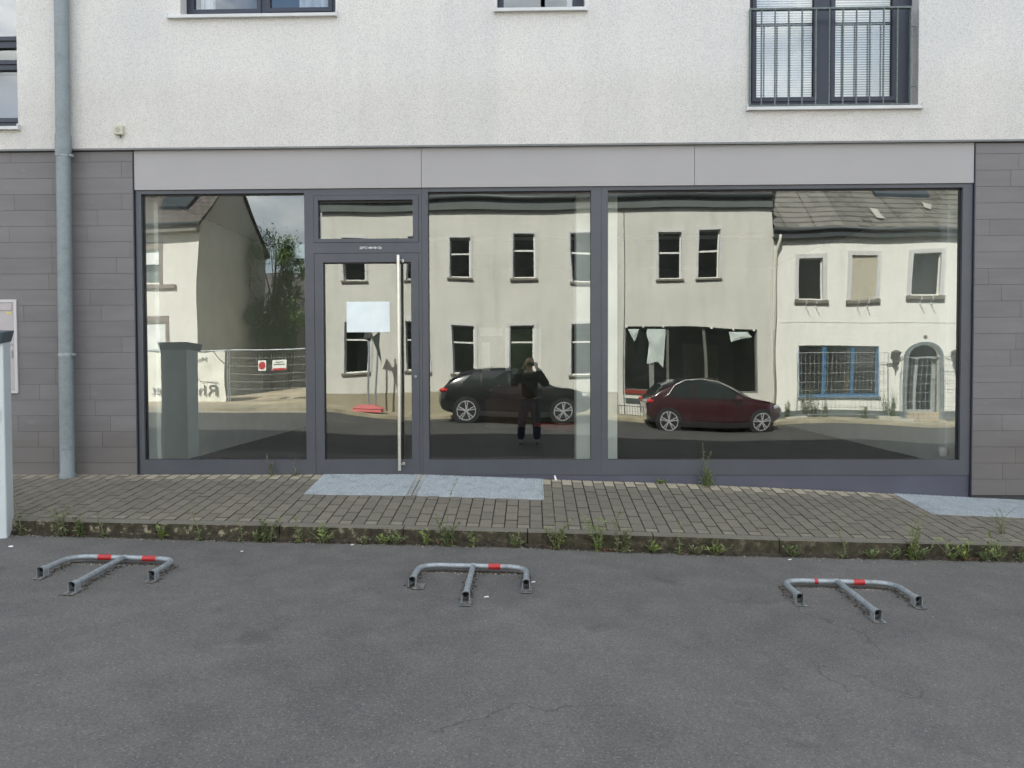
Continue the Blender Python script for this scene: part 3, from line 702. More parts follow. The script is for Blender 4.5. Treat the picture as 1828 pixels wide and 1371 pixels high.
# mailbox unit
a, b, c, d = FR(-90, 535, 31, 702, YC-.01)
mlb = thing('mailbox', 'flush grey metal mailbox unit set in the cladding behind the charging post', 'mailbox', ((a+b)/2, YC, c))
m = MB(); m.solidwall(a, b, c, d, YC-.016, [(a+.03, b-.03, c+.03, d-.03)], .02); m.build('mailbox_frame', M_mailf, mlb, bevel=.002)
zmid = F(20, 616, YC)[1]
for (q0, q1) in ((zmid+.003, d-.034), (c+.034, zmid-.003)):
    m = MB(); m.box(a+.034, b-.034, YC-.012, YC+.004, q0, q1); dd = m.build('mailbox_door', M_mail, mlb, bevel=.002)
    if q1 > zmid+.1:
        m = MB(); m.box(a+.05, b-.045, YC-.02, YC-.012, q1-.075, q1-.01); m.build('mail_flap', M_mail, dd, bevel=.002)
        m = MB(); m.box(b-.105, b-.05, YC-.014, YC-.012, q1-.115, q1-.09); m.build('name_plate', simple('name_plate', srgb(196, 186, 120), .5), dd)
    else:
        m = MB(); m.box(b-.06, b-.045, YC-.02, YC-.012, q1-.13, q1-.05); m.build('mail_lock', M_galv, dd)

# ================================================================== STREET FURNITURE IN FRONT
# gratings
def grating(name, label, x0, x1, yd, pitch=.022, cross=.030):
    t = thing(name, label, 'grating', ((x0+x1)/2, yd/2, zP((x0+x1)/2, yd/2)), 'steel gratings by the facade')
    H = .012; zz = lambda x, y: zP(x, y)+.004
    m = MB()
    def bar(xa, xb, ya, yb, h0=.022, dz=0):
        m.hexa([(xa, ya, zz(xa, ya)-h0), (xb, ya, zz(xb, ya)-h0), (xb, yb, zz(xb, yb)-h0), (xa, yb, zz(xa, yb)-h0),
                (xa, ya, zz(xa, ya)+dz), (xb, ya, zz(xb, ya)+dz), (xb, yb, zz(xb, yb)+dz), (xa, yb, zz(xa, yb)+dz)])
    bar(x0, x1, yd, yd+.005); bar(x0, x1, -.012, -.007); bar(x0, x0+.005, yd+.005, -.012); bar(x1-.005, x1, yd+.005, -.012); m.build('grating_frame', M_grate, t)
    m = MB(); x = x0+.005+cross
    while x < x1-.01: bar(x, x+.0035, yd+.006, -.013, .02); x += cross
    m.build('bearing_bar', M_grate, t)['kind'] = 'stuff'
    m = MB(); y = yd+.005+pitch
    while y < -.015:
        n = 4
        for i in range(n):
            xa, xb = x0+.005+(x1-x0-.01)*i/n, x0+.005+(x1-x0-.01)*(i+1)/n
            bar(xa, xb, y, y+.003, .014, -.0015)
        y += pitch
    m.build('cross_bar', M_grate, t)['kind'] = 'stuff'
    m = MB(); m.poly([(x0, yd, zP(x0, yd)-.03), (x1, yd, zP(x1, yd)-.03), (x1, -.0, zP(x1, 0)-.03), (x0, -.0, zP(x0, 0)-.03)])
    m.build('pit_floor', simple('pit_grey', srgb(44, 46, 46), .95, 0, .3, 20), t)
    return t
grating('metal_grating', 'grey steel grating directly in front of the entrance door', *GRATES[0])
grating('metal_grating', 'grey steel grating right of the door, under the middle window', *GRATES[1])
grating('metal_grating', 'grey steel grating at the right edge below the grey cladding', *GRATES[2])

# folded parking hoops
def fillet(pts, r, n=7):
    P = [Vector(p) for p in pts]; out = [P[0]]
    for a, b, c in zip(P, P[1:], P[2:]):
        u, v = (a-b).normalized(), (c-b).normalized(); s, e = b+u*r, b+v*r
        for i in range(n+1):
            k = i/n; out.append(s*(1-k)**2+b*2*k*(1-k)+e*k*k)
    out.append(P[-1]); return out
M_foot = simple('foot_steel', srgb(124, 124, 120), .6, .4, .2, 30)
def hoop(label, xc, yb, bands, brackets, tw=0.0):
    t = thing('parking_barrier', label, 'parking barrier', (xc, yb, G(xc, yb)), 'folded parking barriers on the asphalt')
    r = .0192; hw, leg, mid = .377, .37, .64
    z = lambda x, y: G(x, y)+.048
    pts = [(xc-hw, yb-leg), (xc-hw, yb), (xc+hw, yb), (xc+hw, yb-leg)]
    P = fillet([(x, y, 0) for x, y in pts], .15, 10)
    m = MB(); m.tube([(p.x, p.y, z(p.x, p.y)-.012*max(0, 1-abs(p.y-yb)/.2)) for p in P], r, 18, caps=False)
    m.tube([(p.x, p.y, z(p.x, p.y)-.012*max(0, 1-abs(p.y-yb)/.2)) for p in P], r-.003, 14, caps=False); m.build('hoop_tube', M_galv, t, smooth=True)
    m = MB(); q = [(xc, yb-.018, z(xc, yb)-.008), (xc, yb-.05, z(xc, yb-.05)), (xc, yb-.35, z(xc, yb-.35)), (xc, yb-mid, z(xc, yb-mid))]
    m.tube(q, [r*.8, r*.97, r, r], 18, caps=False); m.tube(q[1:], r-.003, 14, caps=False); m.build('prop_tube', M_galv, t, smooth=True)
    m = MB(); m.tube([(xc-.013, yb, z(xc, yb)-.012), (xc+.013, yb, z(xc, yb)-.012)], r+.003, 18); m.build('pivot_sleeve', M_galv, t, smooth=False)
    for (u, ln) in bands:
        m = MB(); m.tube([(xc+u-ln/2, yb, z(xc+u, yb)-.012), (xc+u+ln/2, yb, z(xc+u, yb)-.012)], r+.0012, 18, caps=False); m.build('red_reflective_band', M_red, t, smooth=True)
    for (bx, by), (ox, dep) in zip(((xc-hw, yb-leg), (xc, yb-mid), (xc+hw, yb-leg)), brackets):
        g = G(bx, by)
        m = MB(); m.box(bx-.036+ox, bx+.036+ox, by-.055-dep*.02, by+.07, g+.002, g+.008); f = m.build('foot_plate', M_foot, t, bevel=.001)
        for s in (-1, 1):
            m = MB(); m.poly([(bx+s*.024, by-.012, g+.006), (bx+s*.024, by+.055, g+.006), (bx+s*.024, by+.045, g+.052), (bx+s*.024, by-.006, g+.06)])
            mm = MB(); mm.box(bx+s*.0225-.002, bx+s*.0225+.002, by-.010, by+.05, g+.006, g+.055); mm.build('bracket_cheek', M_galv, f)
        m = MB(); 
        for k in range(9):
            a1, a2 = math.pi*k/9, math.pi*(k+1)/9; rr = .0245
            m.poly([(bx+rr*math.cos(a1), by-.01, g+.048+rr*math.sin(a1)), (bx+rr*math.cos(a2), by-.01, g+.048+rr*math.sin(a2)), (bx+rr*math.cos(a2), by+.04, g+.048+rr*math.sin(a2)), (bx+rr*math.cos(a1), by+.04, g+.048+rr*math.sin(a1))])
        m.build('bracket_loop', M_galv, f, smooth=True)
        for s in ((-.02, .02) if dep else (.004,)):
            m = MB(); m.lathe([(.011, g+.008), (.011, g+.014), (.006, g+.016)], (bx+ox+s, by-.04-dep*.02, 0), 'z', 8); m.build('anchor_bolt', M_cap, f)
        m = MB(); m.lathe([(.0166, by+.012), (.0166, by+.014)], (bx, 0, z(bx, by)), 'y', 14); m.build('tube_plug', M_pit, f)
    return t
hoop('leftmost folded steel parking hoop with two bright red bands', -2.912, -2.285, [(-.145, .10), (.175, .10)], [(0, 0), (0, 0), (0, 0)])
hoop('middle folded steel parking hoop with one red band right of its prop', -.412, -2.29, [(.150, .085)], [(.045, 0), (0, 1), (0, 1)])
hoop('rightmost folded steel parking hoop with one worn and one bright red band', 2.107, -2.36, [(-.14, .024), (.155, .075)], [(0, 0), (0, 0), (0, 0)])

# charging post at the left edge
CXP, CYP, CRZ = -4.385, -1.72, R(20)
cp = thing('charging_post', 'white pedestal with dark slanted cap and round socket by the kerb', 'charging post', (CXP, CYP, G(CXP, -1.7)))
zc_b, zc_t = .30, F(10, 606, -1.75)[1]; zcap = F(10, 592, -1.75)[1]
def rotp(m):
    c, s_ = math.cos(CRZ), math.sin(CRZ)
    m.v = [(CXP+c*x-s_*y, CYP+s_*x+c*y, z) for x, y, z in m.v]; return m
m = MB(); m.box(-.21, .21, -.10, .10, zc_b, zc_t); rotp(m).build('post_body', M_col, cp, bevel=.012)
m = MB(); zz = zc_t-.012
m.hexa([(-.215, -.135, zz-.02), (.215, -.135, zz-.02), (.215, .105, zz), (-.215, .105, zz), (-.235, -.165, zz+.07), (.235, -.165, zz+.07), (.235, .125, zcap+.02), (-.235, .125, zcap+.02)]); rotp(m).build('post_cap', M_cap, cp, bevel=.008)
m = MB(); m.box(-.12, .12, -.150, -.138, zz+.012, zz+.022); gm = Mt('status_light'); gm.b.inputs['Emission Color'].default_value = (.05, .8, .3, 1); gm.b.inputs['Emission Strength'].default_value = .6; gm.col((.05, .3, .12, 1)); rotp(m).build('status_light', gm.m, cp)
zs = F(2, 740, -1.85)[1]
m = MB(); m.lathe([(.056, -.125), (.056, -.098)], (.112, 0, zs), 'y', 32); rotp(m); sk = m.build('socket', M_black, cp, bevel=.004)
m = MB(); m.lathe([(.036, -.128), (.036, -.12), (.03, -.12), (.03, -.129)], (.112, 0, zs), 'y', 28); rotp(m).build('socket_ring', M_cap, sk)
m = MB(); m.lathe([(.026, -.131), (.024, -.12)], (.112, 0, zs), 'y', 24); rotp(m).build('socket_insert', M_black, sk)

# ------------------------------------------------------------------ weeds
def leafq(m, p, d, ln, wd, droop, rr, tone):
    d = d.normalized(); side = d.cross(Vector((0, 0, 1)))
    if side.length < .1: side = Vector((1, 0, 0))
    side = (side.normalized()+Vector((rr.uniform(-.3, .3), rr.uniform(-.3, .3), rr.uniform(-.4, .4)))).normalized()
    p1 = p+d*ln*.5; p2 = p+d*ln+Vector((0, 0, -droop*ln))
    b = len(m.v); m.v += [tuple(p), tuple(p1+side*wd/2), tuple(p1-side*wd/2), tuple(p2)]
    m.face((b, b+1, b+2), tone); m.face((b+1, b+3, b+2), tone)
def weed(px, py, hpx, kind, label, y=-1.655, mi=0, seed=0, z=None):
    rr = random.Random(seed*31+7); x, zz = F(px, py, y)
    zz = G(x, y)+.002 if z is None else z
    h = hpx*(7.7+y)/FPX
    t = thing('weed', label, 'weed', (x, y, zz), 'weeds along the kerb and facade')
    st_, lf = MB(), MB(); B = Vector((x, y, zz))
    if kind == 'rosette':
        for s in range(9):
            a = rr.uniform(0, 6.283); el = rr.uniform(.5, 1.45); ln = h*rr.uniform(.45, .95)
            d = Vector((math.cos(a)*math.cos(el), math.sin(a)*math.cos(el)*.6, math.sin(el))); b0 = B+Vector((rr.uniform(-.015, .015), 0, 0))
            st_.tube([b0, b0+d*ln*.6, b0+d*ln], [.0022, .0018, .001], 5)
            for k in range(5):
                a2 = rr.uniform(0, 6.283); d2 = (Vector((math.cos(a2), math.sin(a2)*.7, rr.uniform(.2, 1.0)))+d*.4)
                leafq(lf, b0+d*ln*rr.uniform(.1, 1), d2, rr.uniform(.03, .052)*min(1.2, h/.12+.3), rr.uniform(.014, .022), rr.uniform(.1, .4), rr, rr.random())
    else:
        ns = {'tall': 1, 'twin': 2, 'bush': 6, 'airy': 7, 'tuft': 9}[kind]
        for s in range(ns):
            lean = rr.uniform(-.25, .25) if ns < 3 else rr.uniform(-.55, .55); hh = h*(1 if s == 0 else rr.uniform(.55, .98))
            b0 = B+Vector((rr.uniform(-.012, .012)*ns**.5, rr.uniform(-.008, .008), 0)); pts = []
            for i in range(6):
                k = i/5; pts.append(b0+Vector((lean*hh*k*k+.012*math.sin(k*7+s), rr.uniform(-.004, .004)-.1*hh*k*rr.random(), hh*k)))
            st_.tube(pts, [.0036*(1-.55*i/5) for i in range(6)], 5)
            if kind == 'airy': nl, ll, lw = 16, .022, .008
            elif kind == 'tuft': nl, ll, lw = 16, .06, .013
            elif kind == 'bush': nl, ll, lw = 26, .048, .018
            else: nl, ll, lw = 34, .045, .013
            for q in range(nl):
                k = rr.uniform(.05, 1) if kind != 'tall' else rr.uniform(.02, 1)**1.2
                i = min(int(k*5), 4); p = pts[i].lerp(pts[i+1], k*5-i); a = rr.uniform(0, 6.283)
                d = Vector((math.cos(a), math.sin(a)*.7, rr.uniform(.1, .9)))
                leafq(lf, p, d, ll*rr.uniform(.5, 1.1)*(1.25-.6*k), lw*rr.uniform(.7, 1.3), rr.uniform(0, .4), rr, rr.random())
        if kind in ('bush', 'tall', 'twin', 'tuft'):
            for k in range(12 if kind != 'tall' else 9):
                a = rr.uniform(0, 6.283); el = rr.uniform(.2, 1.1); d = Vector((math.cos(a)*math.cos(el), math.sin(a)*math.cos(el)*.6, math.sin(el)))
                leafq(lf, B, d, rr.uniform(.03, .06), rr.uniform(.008, .016), .4, rr, rr.random())
    st_.build('stem', M_stem, t, smooth=True); lf.build('foliage', M_leafs[mi], t); return t
WD = [(36, 943, 62, 'tall', 'tall leafy weed at the foot of the white charging post', 1), (113, 960, 46, 'bush', 'pale bushy weed between the charging post and the left parking hoop', 2),
 (145, 950, 36, 'bush', 'small feathery weed on the kerb just above the left end of the left hoop', 1), (182, 953, 36, 'tall', 'thin weed on the kerb above the left hoop, beside a reddish dead leaf', 1),
 (288, 958, 28, 'rosette', 'bright yellow-green rosette weed by the kerb above the right corner of the left hoop', 0), (353, 962, 52, 'tall', 'weed with one long bare leaning stalk right of the left hoop', 1),
 (427, 962, 50, 'tall', 'slim upright weed with a wispy top between left hoop and door grating', 2), (455, 960, 24, 'rosette', 'low broad-leaved weed left of a feathery one, left of the door grating', 1),
 (476, 960, 44, 'bush', 'feathery weed at the kerb below the right end of the left shop window', 1), (533, 962, 42, 'tall', 'weed with a rusty tinge right below the left corner of the door grating', 0),
 (580, 966, 34, 'rosette', 'thick bright green grassy weed below the door grating', 0), (651, 966, 16, 'rosette', 'small grey-green weed below the pull handle side of the door grating', 2),
 (684, 966, 16, 'rosette', 'small flat green weed below the right part of the door grating', 0), (703, 963, 26, 'rosette', 'weed growing at the joint of two kerb stones below the door', 1),
 (761, 966, 26, 'rosette', 'upright broad-leaved bright weed left of the middle hoop centre', 0), (791, 962, 98, 'tall', 'very tall single-stalk weed above the middle parking hoop', 1),
 (800, 965, 46, 'bush', 'leafy weed clump at the base of the very tall stalk above the middle hoop', 1), (843, 966, 26, 'tall', 'short forked weed above the prop of the middle hoop', 0),
 (921, 973, 26, 'rosette', 'small grey-green weed by the kerb joint above the right end of the middle hoop', 1), (988, 968, 96, 'tall', 'very tall pale stalk weed right of the middle hoop', 2),
 (993, 974, 44, 'bush', 'curling green weed at the foot of the pale tall stalk', 0), (1068, 972, 52, 'bush', 'bushy light green weed patch, its left half, between middle and right hoops', 0),
 (1098, 972, 62, 'twin', 'tall branching weed at the right half of the bushy patch', 2), (1118, 974, 36, 'bush', 'low wiry weed at the right end of the bushy patch', 2),
 (1166, 984, 26, 'rosette', 'round-leaved low weed right of the bushy patch', 0), (1212, 984, 46, 'tall', 'bright weed with a thin top left of a round leafy weed', 0),
 (1240, 984, 20, 'rosette', 'small brownish weed under the twin-stalk weed by the window', 2), (1279, 990, 32, 'rosette', 'leafy upright weed left of the kerb joint near the right hoop', 0),
 (1417, 974, 22, 'rosette', 'weed growing out of the kerb joint above the right hoop', 1), (1504, 982, 58, 'tall', 'tall weed with broad blue-green leaf above the right hoop', 1),
 (1559, 985, 18, 'rosette', 'tiny weed right of the tall one above the right hoop', 1), (1597, 975, 20, 'rosette', 'tiny weed with two leaves near the top of the kerb at right', 1),
 (1628, 992, 70, 'bush', 'largest bushy green weed above the right end of the right hoop', 0), (1643, 994, 34, 'rosette', 'spreading leaves beside the largest bushy weed', 1),
 (1702, 990, 42, 'rosette', 'bright leafy weed at the kerb near the right edge', 0), (1726, 994, 34, 'rosette', 'broad-leaved weed over reddish dead leaves near the right edge', 0),
 (1757, 990, 22, 'rosette', 'small weed between two leafy clumps at the right edge', 1), (1783, 994, 46, 'rosette', 'spiky weed clump second from the right edge of the kerb', 0),
 (1824, 994, 24, 'rosette', 'weed cut by the right edge of the photo', 1), (8, 945, 30, 'tall', 'thin dark weed in front of the white charging post', 1)]
for i, (px, py, h, k, lb, mi) in enumerate(WD): weed(px, py, h*1.25, k, lb, mi=mi, seed=i)
FW_ = [(485, 853, 38, 'twin', 'curly weed at the facade left of the entrance door', 2), (527, 856, 30, 'tall', 'thin pale weed just left of the door grating', 2), (1177, 861, 13, 'rosette', 'tiny weed at the skirting of the right window', 0)]
for i, (px, py, h, k, lb, mi) in enumerate(FW_):
    xx = F(px, py, -.06)[0]; weed(px, py, h*1.05, k, lb, y=-.06, mi=mi, seed=50+i, z=zP(xx, -.06))
xx = F(1259, 866, -.06)[0]; weed(1259, 866, 78, 'twin', 'weed with two tall stalks and a dense green base under the big window', y=-.06, mi=0, seed=72, z=zP(xx, -.06))
weed(1262, 866, 34, 'tuft', 'dense green tuft at the foot of the two tall stalks', y=-.07, mi=0, seed=73, z=zP(xx, -.07))
xx = F(1790, 945, -1.35)[0]; weed(1790, 945, 48, 'airy', 'dry airy flowering weed in front of the right grating', y=-1.3, mi=2, seed=74, z=zP(xx, -1.3))

# dead leaves, crumbs and pale scraps
m = MB(); r3 = random.Random(11)
def crumb(m, x, y, z, s):
    a = r3.uniform(0, 6.28); c, s2 = math.cos(a)*s, math.sin(a)*s
    m.hexa([(x-c, y-s2, z), (x+s2, y-c, z), (x+c, y+s2, z), (x-s2, y+c, z), (x-c*.7, y-s2*.7, z+s*.5), (x+s2*.6, y-c*.6, z+s*.7), (x+c*.7, y+s2*.7, z+s*.5), (x-s2*.6, y+c*.6, z+s*.4)], r3.random())
for i in range(420):
    x = r3.uniform(-5, 5.2); y = KY-.02-abs(r3.gauss(0, .04)); crumb(m, x, y, G(x, y)+.002, r3.uniform(.002, .008))
for (hx_, hy_) in ((-2.91, -2.3), (-.41, -2.3), (2.1, -2.37)):
    for i in range(60):
        x = hx_+r3.uniform(-.4, .4); y = hy_-.03-abs(r3.gauss(0, .02)); crumb(m, x, y, G(x, y), r3.uniform(.002, .007))
for i in range(70):
    x = 2.1-r3.uniform(-.45, .42); y = -2.36-r3.uniform(0, .6); crumb(m, x, y, G(x, y), r3.uniform(.002, .005))
for i in range(170):
    x = r3.uniform(-5, 5); y = r3.uniform(-1.7, -5.2); crumb(m, x, y, G(x, y)-.001, r3.uniform(.0015, .0045))
tag(m.build('debris', simple('pale_crumbs', srgb(150, 144, 130), .9, 0, .3, 25)), 'pale crumbs and grit scattered on the asphalt and gutter', 'debris', kind='stuff')
m = MB()
for (hx_, hy_) in ((-2.91, -2.29), (-.41, -2.29), (2.1, -2.36)):
    for i in range(520):
        u = r3.random()
        if u < .45: x, y = hx_+r3.uniform(-.40, .40), hy_-.012-abs(r3.gauss(0, .016))
        elif u < .6: x, y = hx_-.377+abs(r3.gauss(0, .02))*r3.choice((-1, 1)), hy_-r3.uniform(.05, .42)
        elif u < .75: x, y = hx_+.377+abs(r3.gauss(0, .02))*r3.choice((-1, 1)), hy_-r3.uniform(.05, .42)
        else: x, y = hx_+r3.gauss(0, .024), hy_-r3.uniform(.05, .7)
        crumb(m, x, y, G(x, y)-.001, r3.uniform(.003, .010))
for i in range(900):
    x = r3.uniform(-5.2, 5.4); y = KY-.01-abs(r3.gauss(0, .022)); crumb(m, x, y, G(x, y), r3.uniform(.003, .011))
for i in range(500):
    x = r3.uniform(-5.2, 5.4); y = -.012-abs(r3.gauss(0, .008)); crumb(m, x, y, zP(x, y), r3.uniform(.003, .008))
tag(m.build('soil_crumbs', simple('dark_soil_crumbs', srgb(62, 54, 42), 1, 0, .3, 25)), 'dark soil crumbs gathered under the hoops, in the gutter and along the facade', 'soil', kind='stuff')
m = MB()
for (px, n) in ((135, 3), (212, 4), (480, 5), (795, 4), (985, 6), (1075, 14), (1225, 6), (1725, 14), (1540, 3), (540, 3)):
    for i in range(n):
        x = F(px, 975, KY)[0]+r3.gauss(0, .03); y = KY-.03-abs(r3.gauss(0, .015)); z = G(x, y)+.012
        a = r3.uniform(0, 6.28); leafq(m, Vector((x, y, z)), Vector((math.cos(a), math.sin(a)*.6, r3.uniform(-.1, .5))), r3.uniform(.02, .045), r3.uniform(.01, .02), .2, r3, r3.random())
tag(m.build('dead_leaves', M_dead), 'reddish brown dead leaves lying along the kerb', 'leaves', kind='stuff')
def scrap(px, py, y, z, s, label):
    x = F(px, py, y)[0]; m = MB(); c = r3.uniform(-.4, .4)
    m.hexa([(x-s, y-s*.4, z), (x+s, y-s*.4+c*s, z), (x+s, y+s*.4, z), (x-s, y+s*.4, z), (x-s*.8, y-s*.3, z+s*.5), (x+s*.8, y-s*.3, z+s*.35), (x+s*.9, y+s*.3, z+s*.6), (x-s*.7, y+s*.4, z+s*.4)])
    tag(m.build('paper_scrap', M_white), label, 'scrap', 'white paper scraps')
x = F(992, 852, -.03)[0]; m = MB(); z = zP(x, -.03); m.hexa([(x-.008, -.04, z), (x+.014, -.04, z), (x+.014, -.02, z), (x-.008, -.02, z), (x-.018, -.03, z+.045), (x-.002, -.03, z+.05), (x-.002, -.02, z+.05), (x-.018, -.02, z+.045)])
tag(m.build('paper_scrap', M_white), 'crumpled white scrap standing against the skirting right of the grating', 'scrap', 'white paper scraps')
for px, y, s, lb in ((20, -1.98, .016, 'white scrap on the asphalt near the charging post'), (432, -1.93, .010, 'tiny white scrap on asphalt right of the left hoop'), (868, -2.83, .015, 'white scrap right of the middle hoop prop foot'),
                     (952, -2.5, .014, 'pale crumpled scrap at the right foot of the middle hoop'), (629, -1.69, .013, 'white scrap in the gutter below the entrance door'), (1410, -1.72, .014, 'white scrap in the gutter left of the right hoop')):
    scrap(px, 1000, y, G(F(px, 1000, y)[0], y)+.001, s, lb)

# ================================================================== THE OTHER SIDE OF THE STREET (seen in the shop glass)
DH = 16.0
def PR(x0, y0, x1, y1, d=DH):                 # pixel rectangle seen in the mirror -> x0,x1,z0,z1 on plane y=-d
    return RR(x0, y0, x1, y1, d)
M_cream = plaster_mat('cream_plaster', srgb(196, 196, 187), srgb(210, 209, 200), 30, .012, .45)
M_cream2 = plaster_mat('rough_cream_plaster', srgb(226, 226, 217), srgb(234, 233, 225), 16, .03, .3)
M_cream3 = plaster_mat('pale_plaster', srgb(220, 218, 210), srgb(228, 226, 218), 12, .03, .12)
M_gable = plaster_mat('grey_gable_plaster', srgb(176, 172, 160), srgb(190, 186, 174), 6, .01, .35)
M_pebble = plaster_mat('pebble_dash', srgb(142, 136, 116), srgb(160, 152, 132), 60, .02, .2)
M_plinth = simple('dark_plinth', srgb(84, 92, 90), .8, 0, .1, 3)
M_roofl = roof_mat('dark_roof_tiles', srgb(82, 76, 72), srgb(96, 90, 86), .28, .22, .15)
M_roofr = roof_mat('weathered_roof_tiles', srgb(104, 103, 98), srgb(124, 122, 116), .9, 9.0, .4)
M_rooff = roof_mat('far_roof_tiles', srgb(78, 74, 74), srgb(90, 86, 86), .3, .3, .1)
M_soffit = simple('dark_eave', srgb(92, 98, 96), .8, 0, .05)
M_gutter = simple('dark_gutter', srgb(70, 76, 78), .5, .2)
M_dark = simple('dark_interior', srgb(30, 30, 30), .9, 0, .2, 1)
M_wframe = simple('white_window_frame', srgb(216, 216, 210), .5, 0, .03)
M_surr = simple('window_surround', srgb(196, 196, 194), .8, 0, .04)
M_stone = simple('stone_sill', srgb(112, 108, 98), .8, 0, .1)
M_blue = simple('blue_shop_frame', srgb(50, 98, 134), .5, 0, .06)
M_hglass = glass('house_glass', .05, (.5, .52, .5, 1), .002, .7)
M_shut = shutter_mat()
M_rsheet = simple('roof_sheet', srgb(168, 168, 158), .8)
M_wire = simple('fence_wire', srgb(170, 172, 168), .5, .3)

def house_window(parent, r, y, frame=M_wframe, depth=.14, bar=.42, sill_=True, dark=True, surround=None, pane=M_hglass, shutter=False, fw=.04):
    x0, x1, z0, z1 = r; yi = y-depth
    m = MB(); hs = [(x0+fw, x1-fw, z0+fw, z0+(z1-z0)*(1-bar)-.025), (x0+fw, x1-fw, z0+(z1-z0)*(1-bar)+.025, z1-fw)] if bar else [(x0+fw, x1-fw, z0+fw, z1-fw)]
    m.solidwall(x0, x1, z0, z1, yi, hs, .05); f = m.build('window', frame, parent)
    m = MB(); m.poly([(x0, yi+.02, z0), (x1, yi+.02, z0), (x1, yi+.02, z1), (x0, yi+.02, z1)]); m.build('pane', pane, f)
    if shutter:
        m = MB(); m.box(x0, x1, y-.06, y-.04, z0+.02, z1); m.build('roller_shutter', M_shut, f)
    if sill_:
        m = MB(); m.box(x0-.08, x1+.08, y-.02, y+.07, z0-.06, z0-.005); m.build('sill', M_stone, f)
    if surround:
        s = surround; m = MB(); m.solidwall(x0-s, x1+s, z0, z1+s*1.2, y-.005, [(x0, x1, z0-1, z1)], .03) if False else None
        m.box(x0-s, x0, y, y+.025, z0, z1+s); m.box(x1, x1+s, y, y+.025, z0, z1+s); m.box(x0, x1, y, y+.025, z1, z1+s); m.build('surround', M_surr, f)
    return f
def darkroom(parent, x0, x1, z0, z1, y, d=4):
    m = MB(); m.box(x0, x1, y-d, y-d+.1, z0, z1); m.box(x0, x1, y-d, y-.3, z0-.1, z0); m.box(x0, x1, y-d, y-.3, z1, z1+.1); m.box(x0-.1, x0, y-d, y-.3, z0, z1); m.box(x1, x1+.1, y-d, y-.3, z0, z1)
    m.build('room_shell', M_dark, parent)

# ---- long cream house
YH = -DH
xL, xR = RM(577, 600, DH)[0], RM(1376, 500, DH)[0]
zE = RM(900, 377, DH)[1]
lh = thing('plaster_house', 'long cream plastered two-storey house with narrow dark windows across the street', 'house', ((xL+xR)/2, YH, 0))
WU = [(612, 425, 649, 499), (725, 424, 760, 498), (807, 424, 845, 498), (915, 421, 953, 496), (1019, 420, 1057, 498), (1178, 417, 1217, 493), (1249, 414, 1288, 493)]
WL = [(617, 578, 657, 667), (724, 577, 762, 667), (805, 579, 845, 668), (912, 578, 953, 668), (1017, 577, 1057, 670)]
WS = (1118, 585, 1347, 697)
rects = [PR(*q) for q in WU+WL]; rs_ = PR(*WS)
m = MB(); m.wall(xL, xR, -.6, zE, YH, [(a, b, c, d) for a, b, c, d in rects+[rs_]], .14, -1)
m.poly([(xL, YH, -.6), (xL, YH, zE), (xL, YH-9, zE), (xL, YH-9, -.6)]); m.poly([(xR, YH, -.6), (xR, YH, zE+2.6), (xR, YH-9, zE+2.6), (xR, YH-9, -.6)])
m.poly([(xL, YH-9, -.6), (xR, YH-9, -.6), (xR, YH-9, zE), (xL, YH-9, zE)])
m.build('front_wall', M_cream, lh)
darkroom(lh, xL+.2, xR-.2, .2, 2.75, YH); darkroom(lh, xL+.2, xR-.2, 2.9, 5.9, YH)
for i, q in enumerate(rects): house_window(lh, q, YH, surround=.07 if i < 7 else .1, bar=.42 if i < 7 else .36, pane=M_hglass)
zp = [RM(700, 702, DH)[1], RM(770, 703, DH)[1]]
m = MB(); m.box(xL-.02, RM(1105, 600, DH)[0], YH, YH+.03, -.5, RM(700, 702, DH)[1]); m.build('pebble_plinth', M_pebble, lh)
gx = RM(1116, 500, DH)[0]; m = MB(); m.box(gx-.012, gx+.012, YH, YH+.006, 0, zE-.1); m.build('expansion_joint', M_gap, lh)
# eave, gutter, roof
m = MB(); m.box(xL-.15, xR, YH, YH+.13, zE, zE+.34); m.build('eave_board', M_soffit, lh)
m = MB(); m.tube([(xL-.15, YH+.19, zE+.36), (xR, YH+.19, zE+.36)], .07, 12); m.build('gutter', M_gutter, lh, smooth=True)
m = MB(); m.poly([(xL-.15, YH+.16, zE+.36), (xR, YH+.16, zE+.36), (xR, YH-4.5, zE+3.4), (xL-.15, YH-4.5, zE+3.4)]); m.poly([(xL-.15, YH-9.5, zE), (xR, YH-9.5, zE), (xR, YH-4.5, zE+3.4), (xL-.15, YH-4.5, zE+3.4)])
m.poly([(xL, YH, zE), (xL, YH-4.5, zE+3.35), (xL, YH-9, zE)]); m.build('roof', M_rooff, lh)
# empty shop front with torn sheets
a, b, c, d = rs_
m = MB(); m.solidwall(a, b, c, d, YH-.16, [(a+.05, a+(b-a)*.33, c+.05, d-.05), (a+(b-a)*.35, a+(b-a)*.62, c+.05, d-.05), (a+(b-a)*.64, b-.05, c+.05, d-.05)], .05); sfw = m.build('shop_window', simple('grey_shop_frame', srgb(96, 96, 90), .6), lh)
m = MB(); m.poly([(a, YH-.14, c), (b, YH-.14, c), (b, YH-.14, d), (a, YH-.14, d)]); m.build('pane', glass('dusty_shop_glass', .16, (.8, .82, .8, 1), .004, .6), sfw)
m = MB(); m.box(a+.9, a+1.05, YH-1.2, YH-1.1, c-.2, d); m.build('inner_post', M_surr, sfw); m = MB(); m.box(a+2.1, b-.8, YH-1.6, YH-1.5, c, d-.5); m.build('inner_partition', simple('inner_partition', srgb(130, 126, 112), .9, 0, .2, 2), sfw)
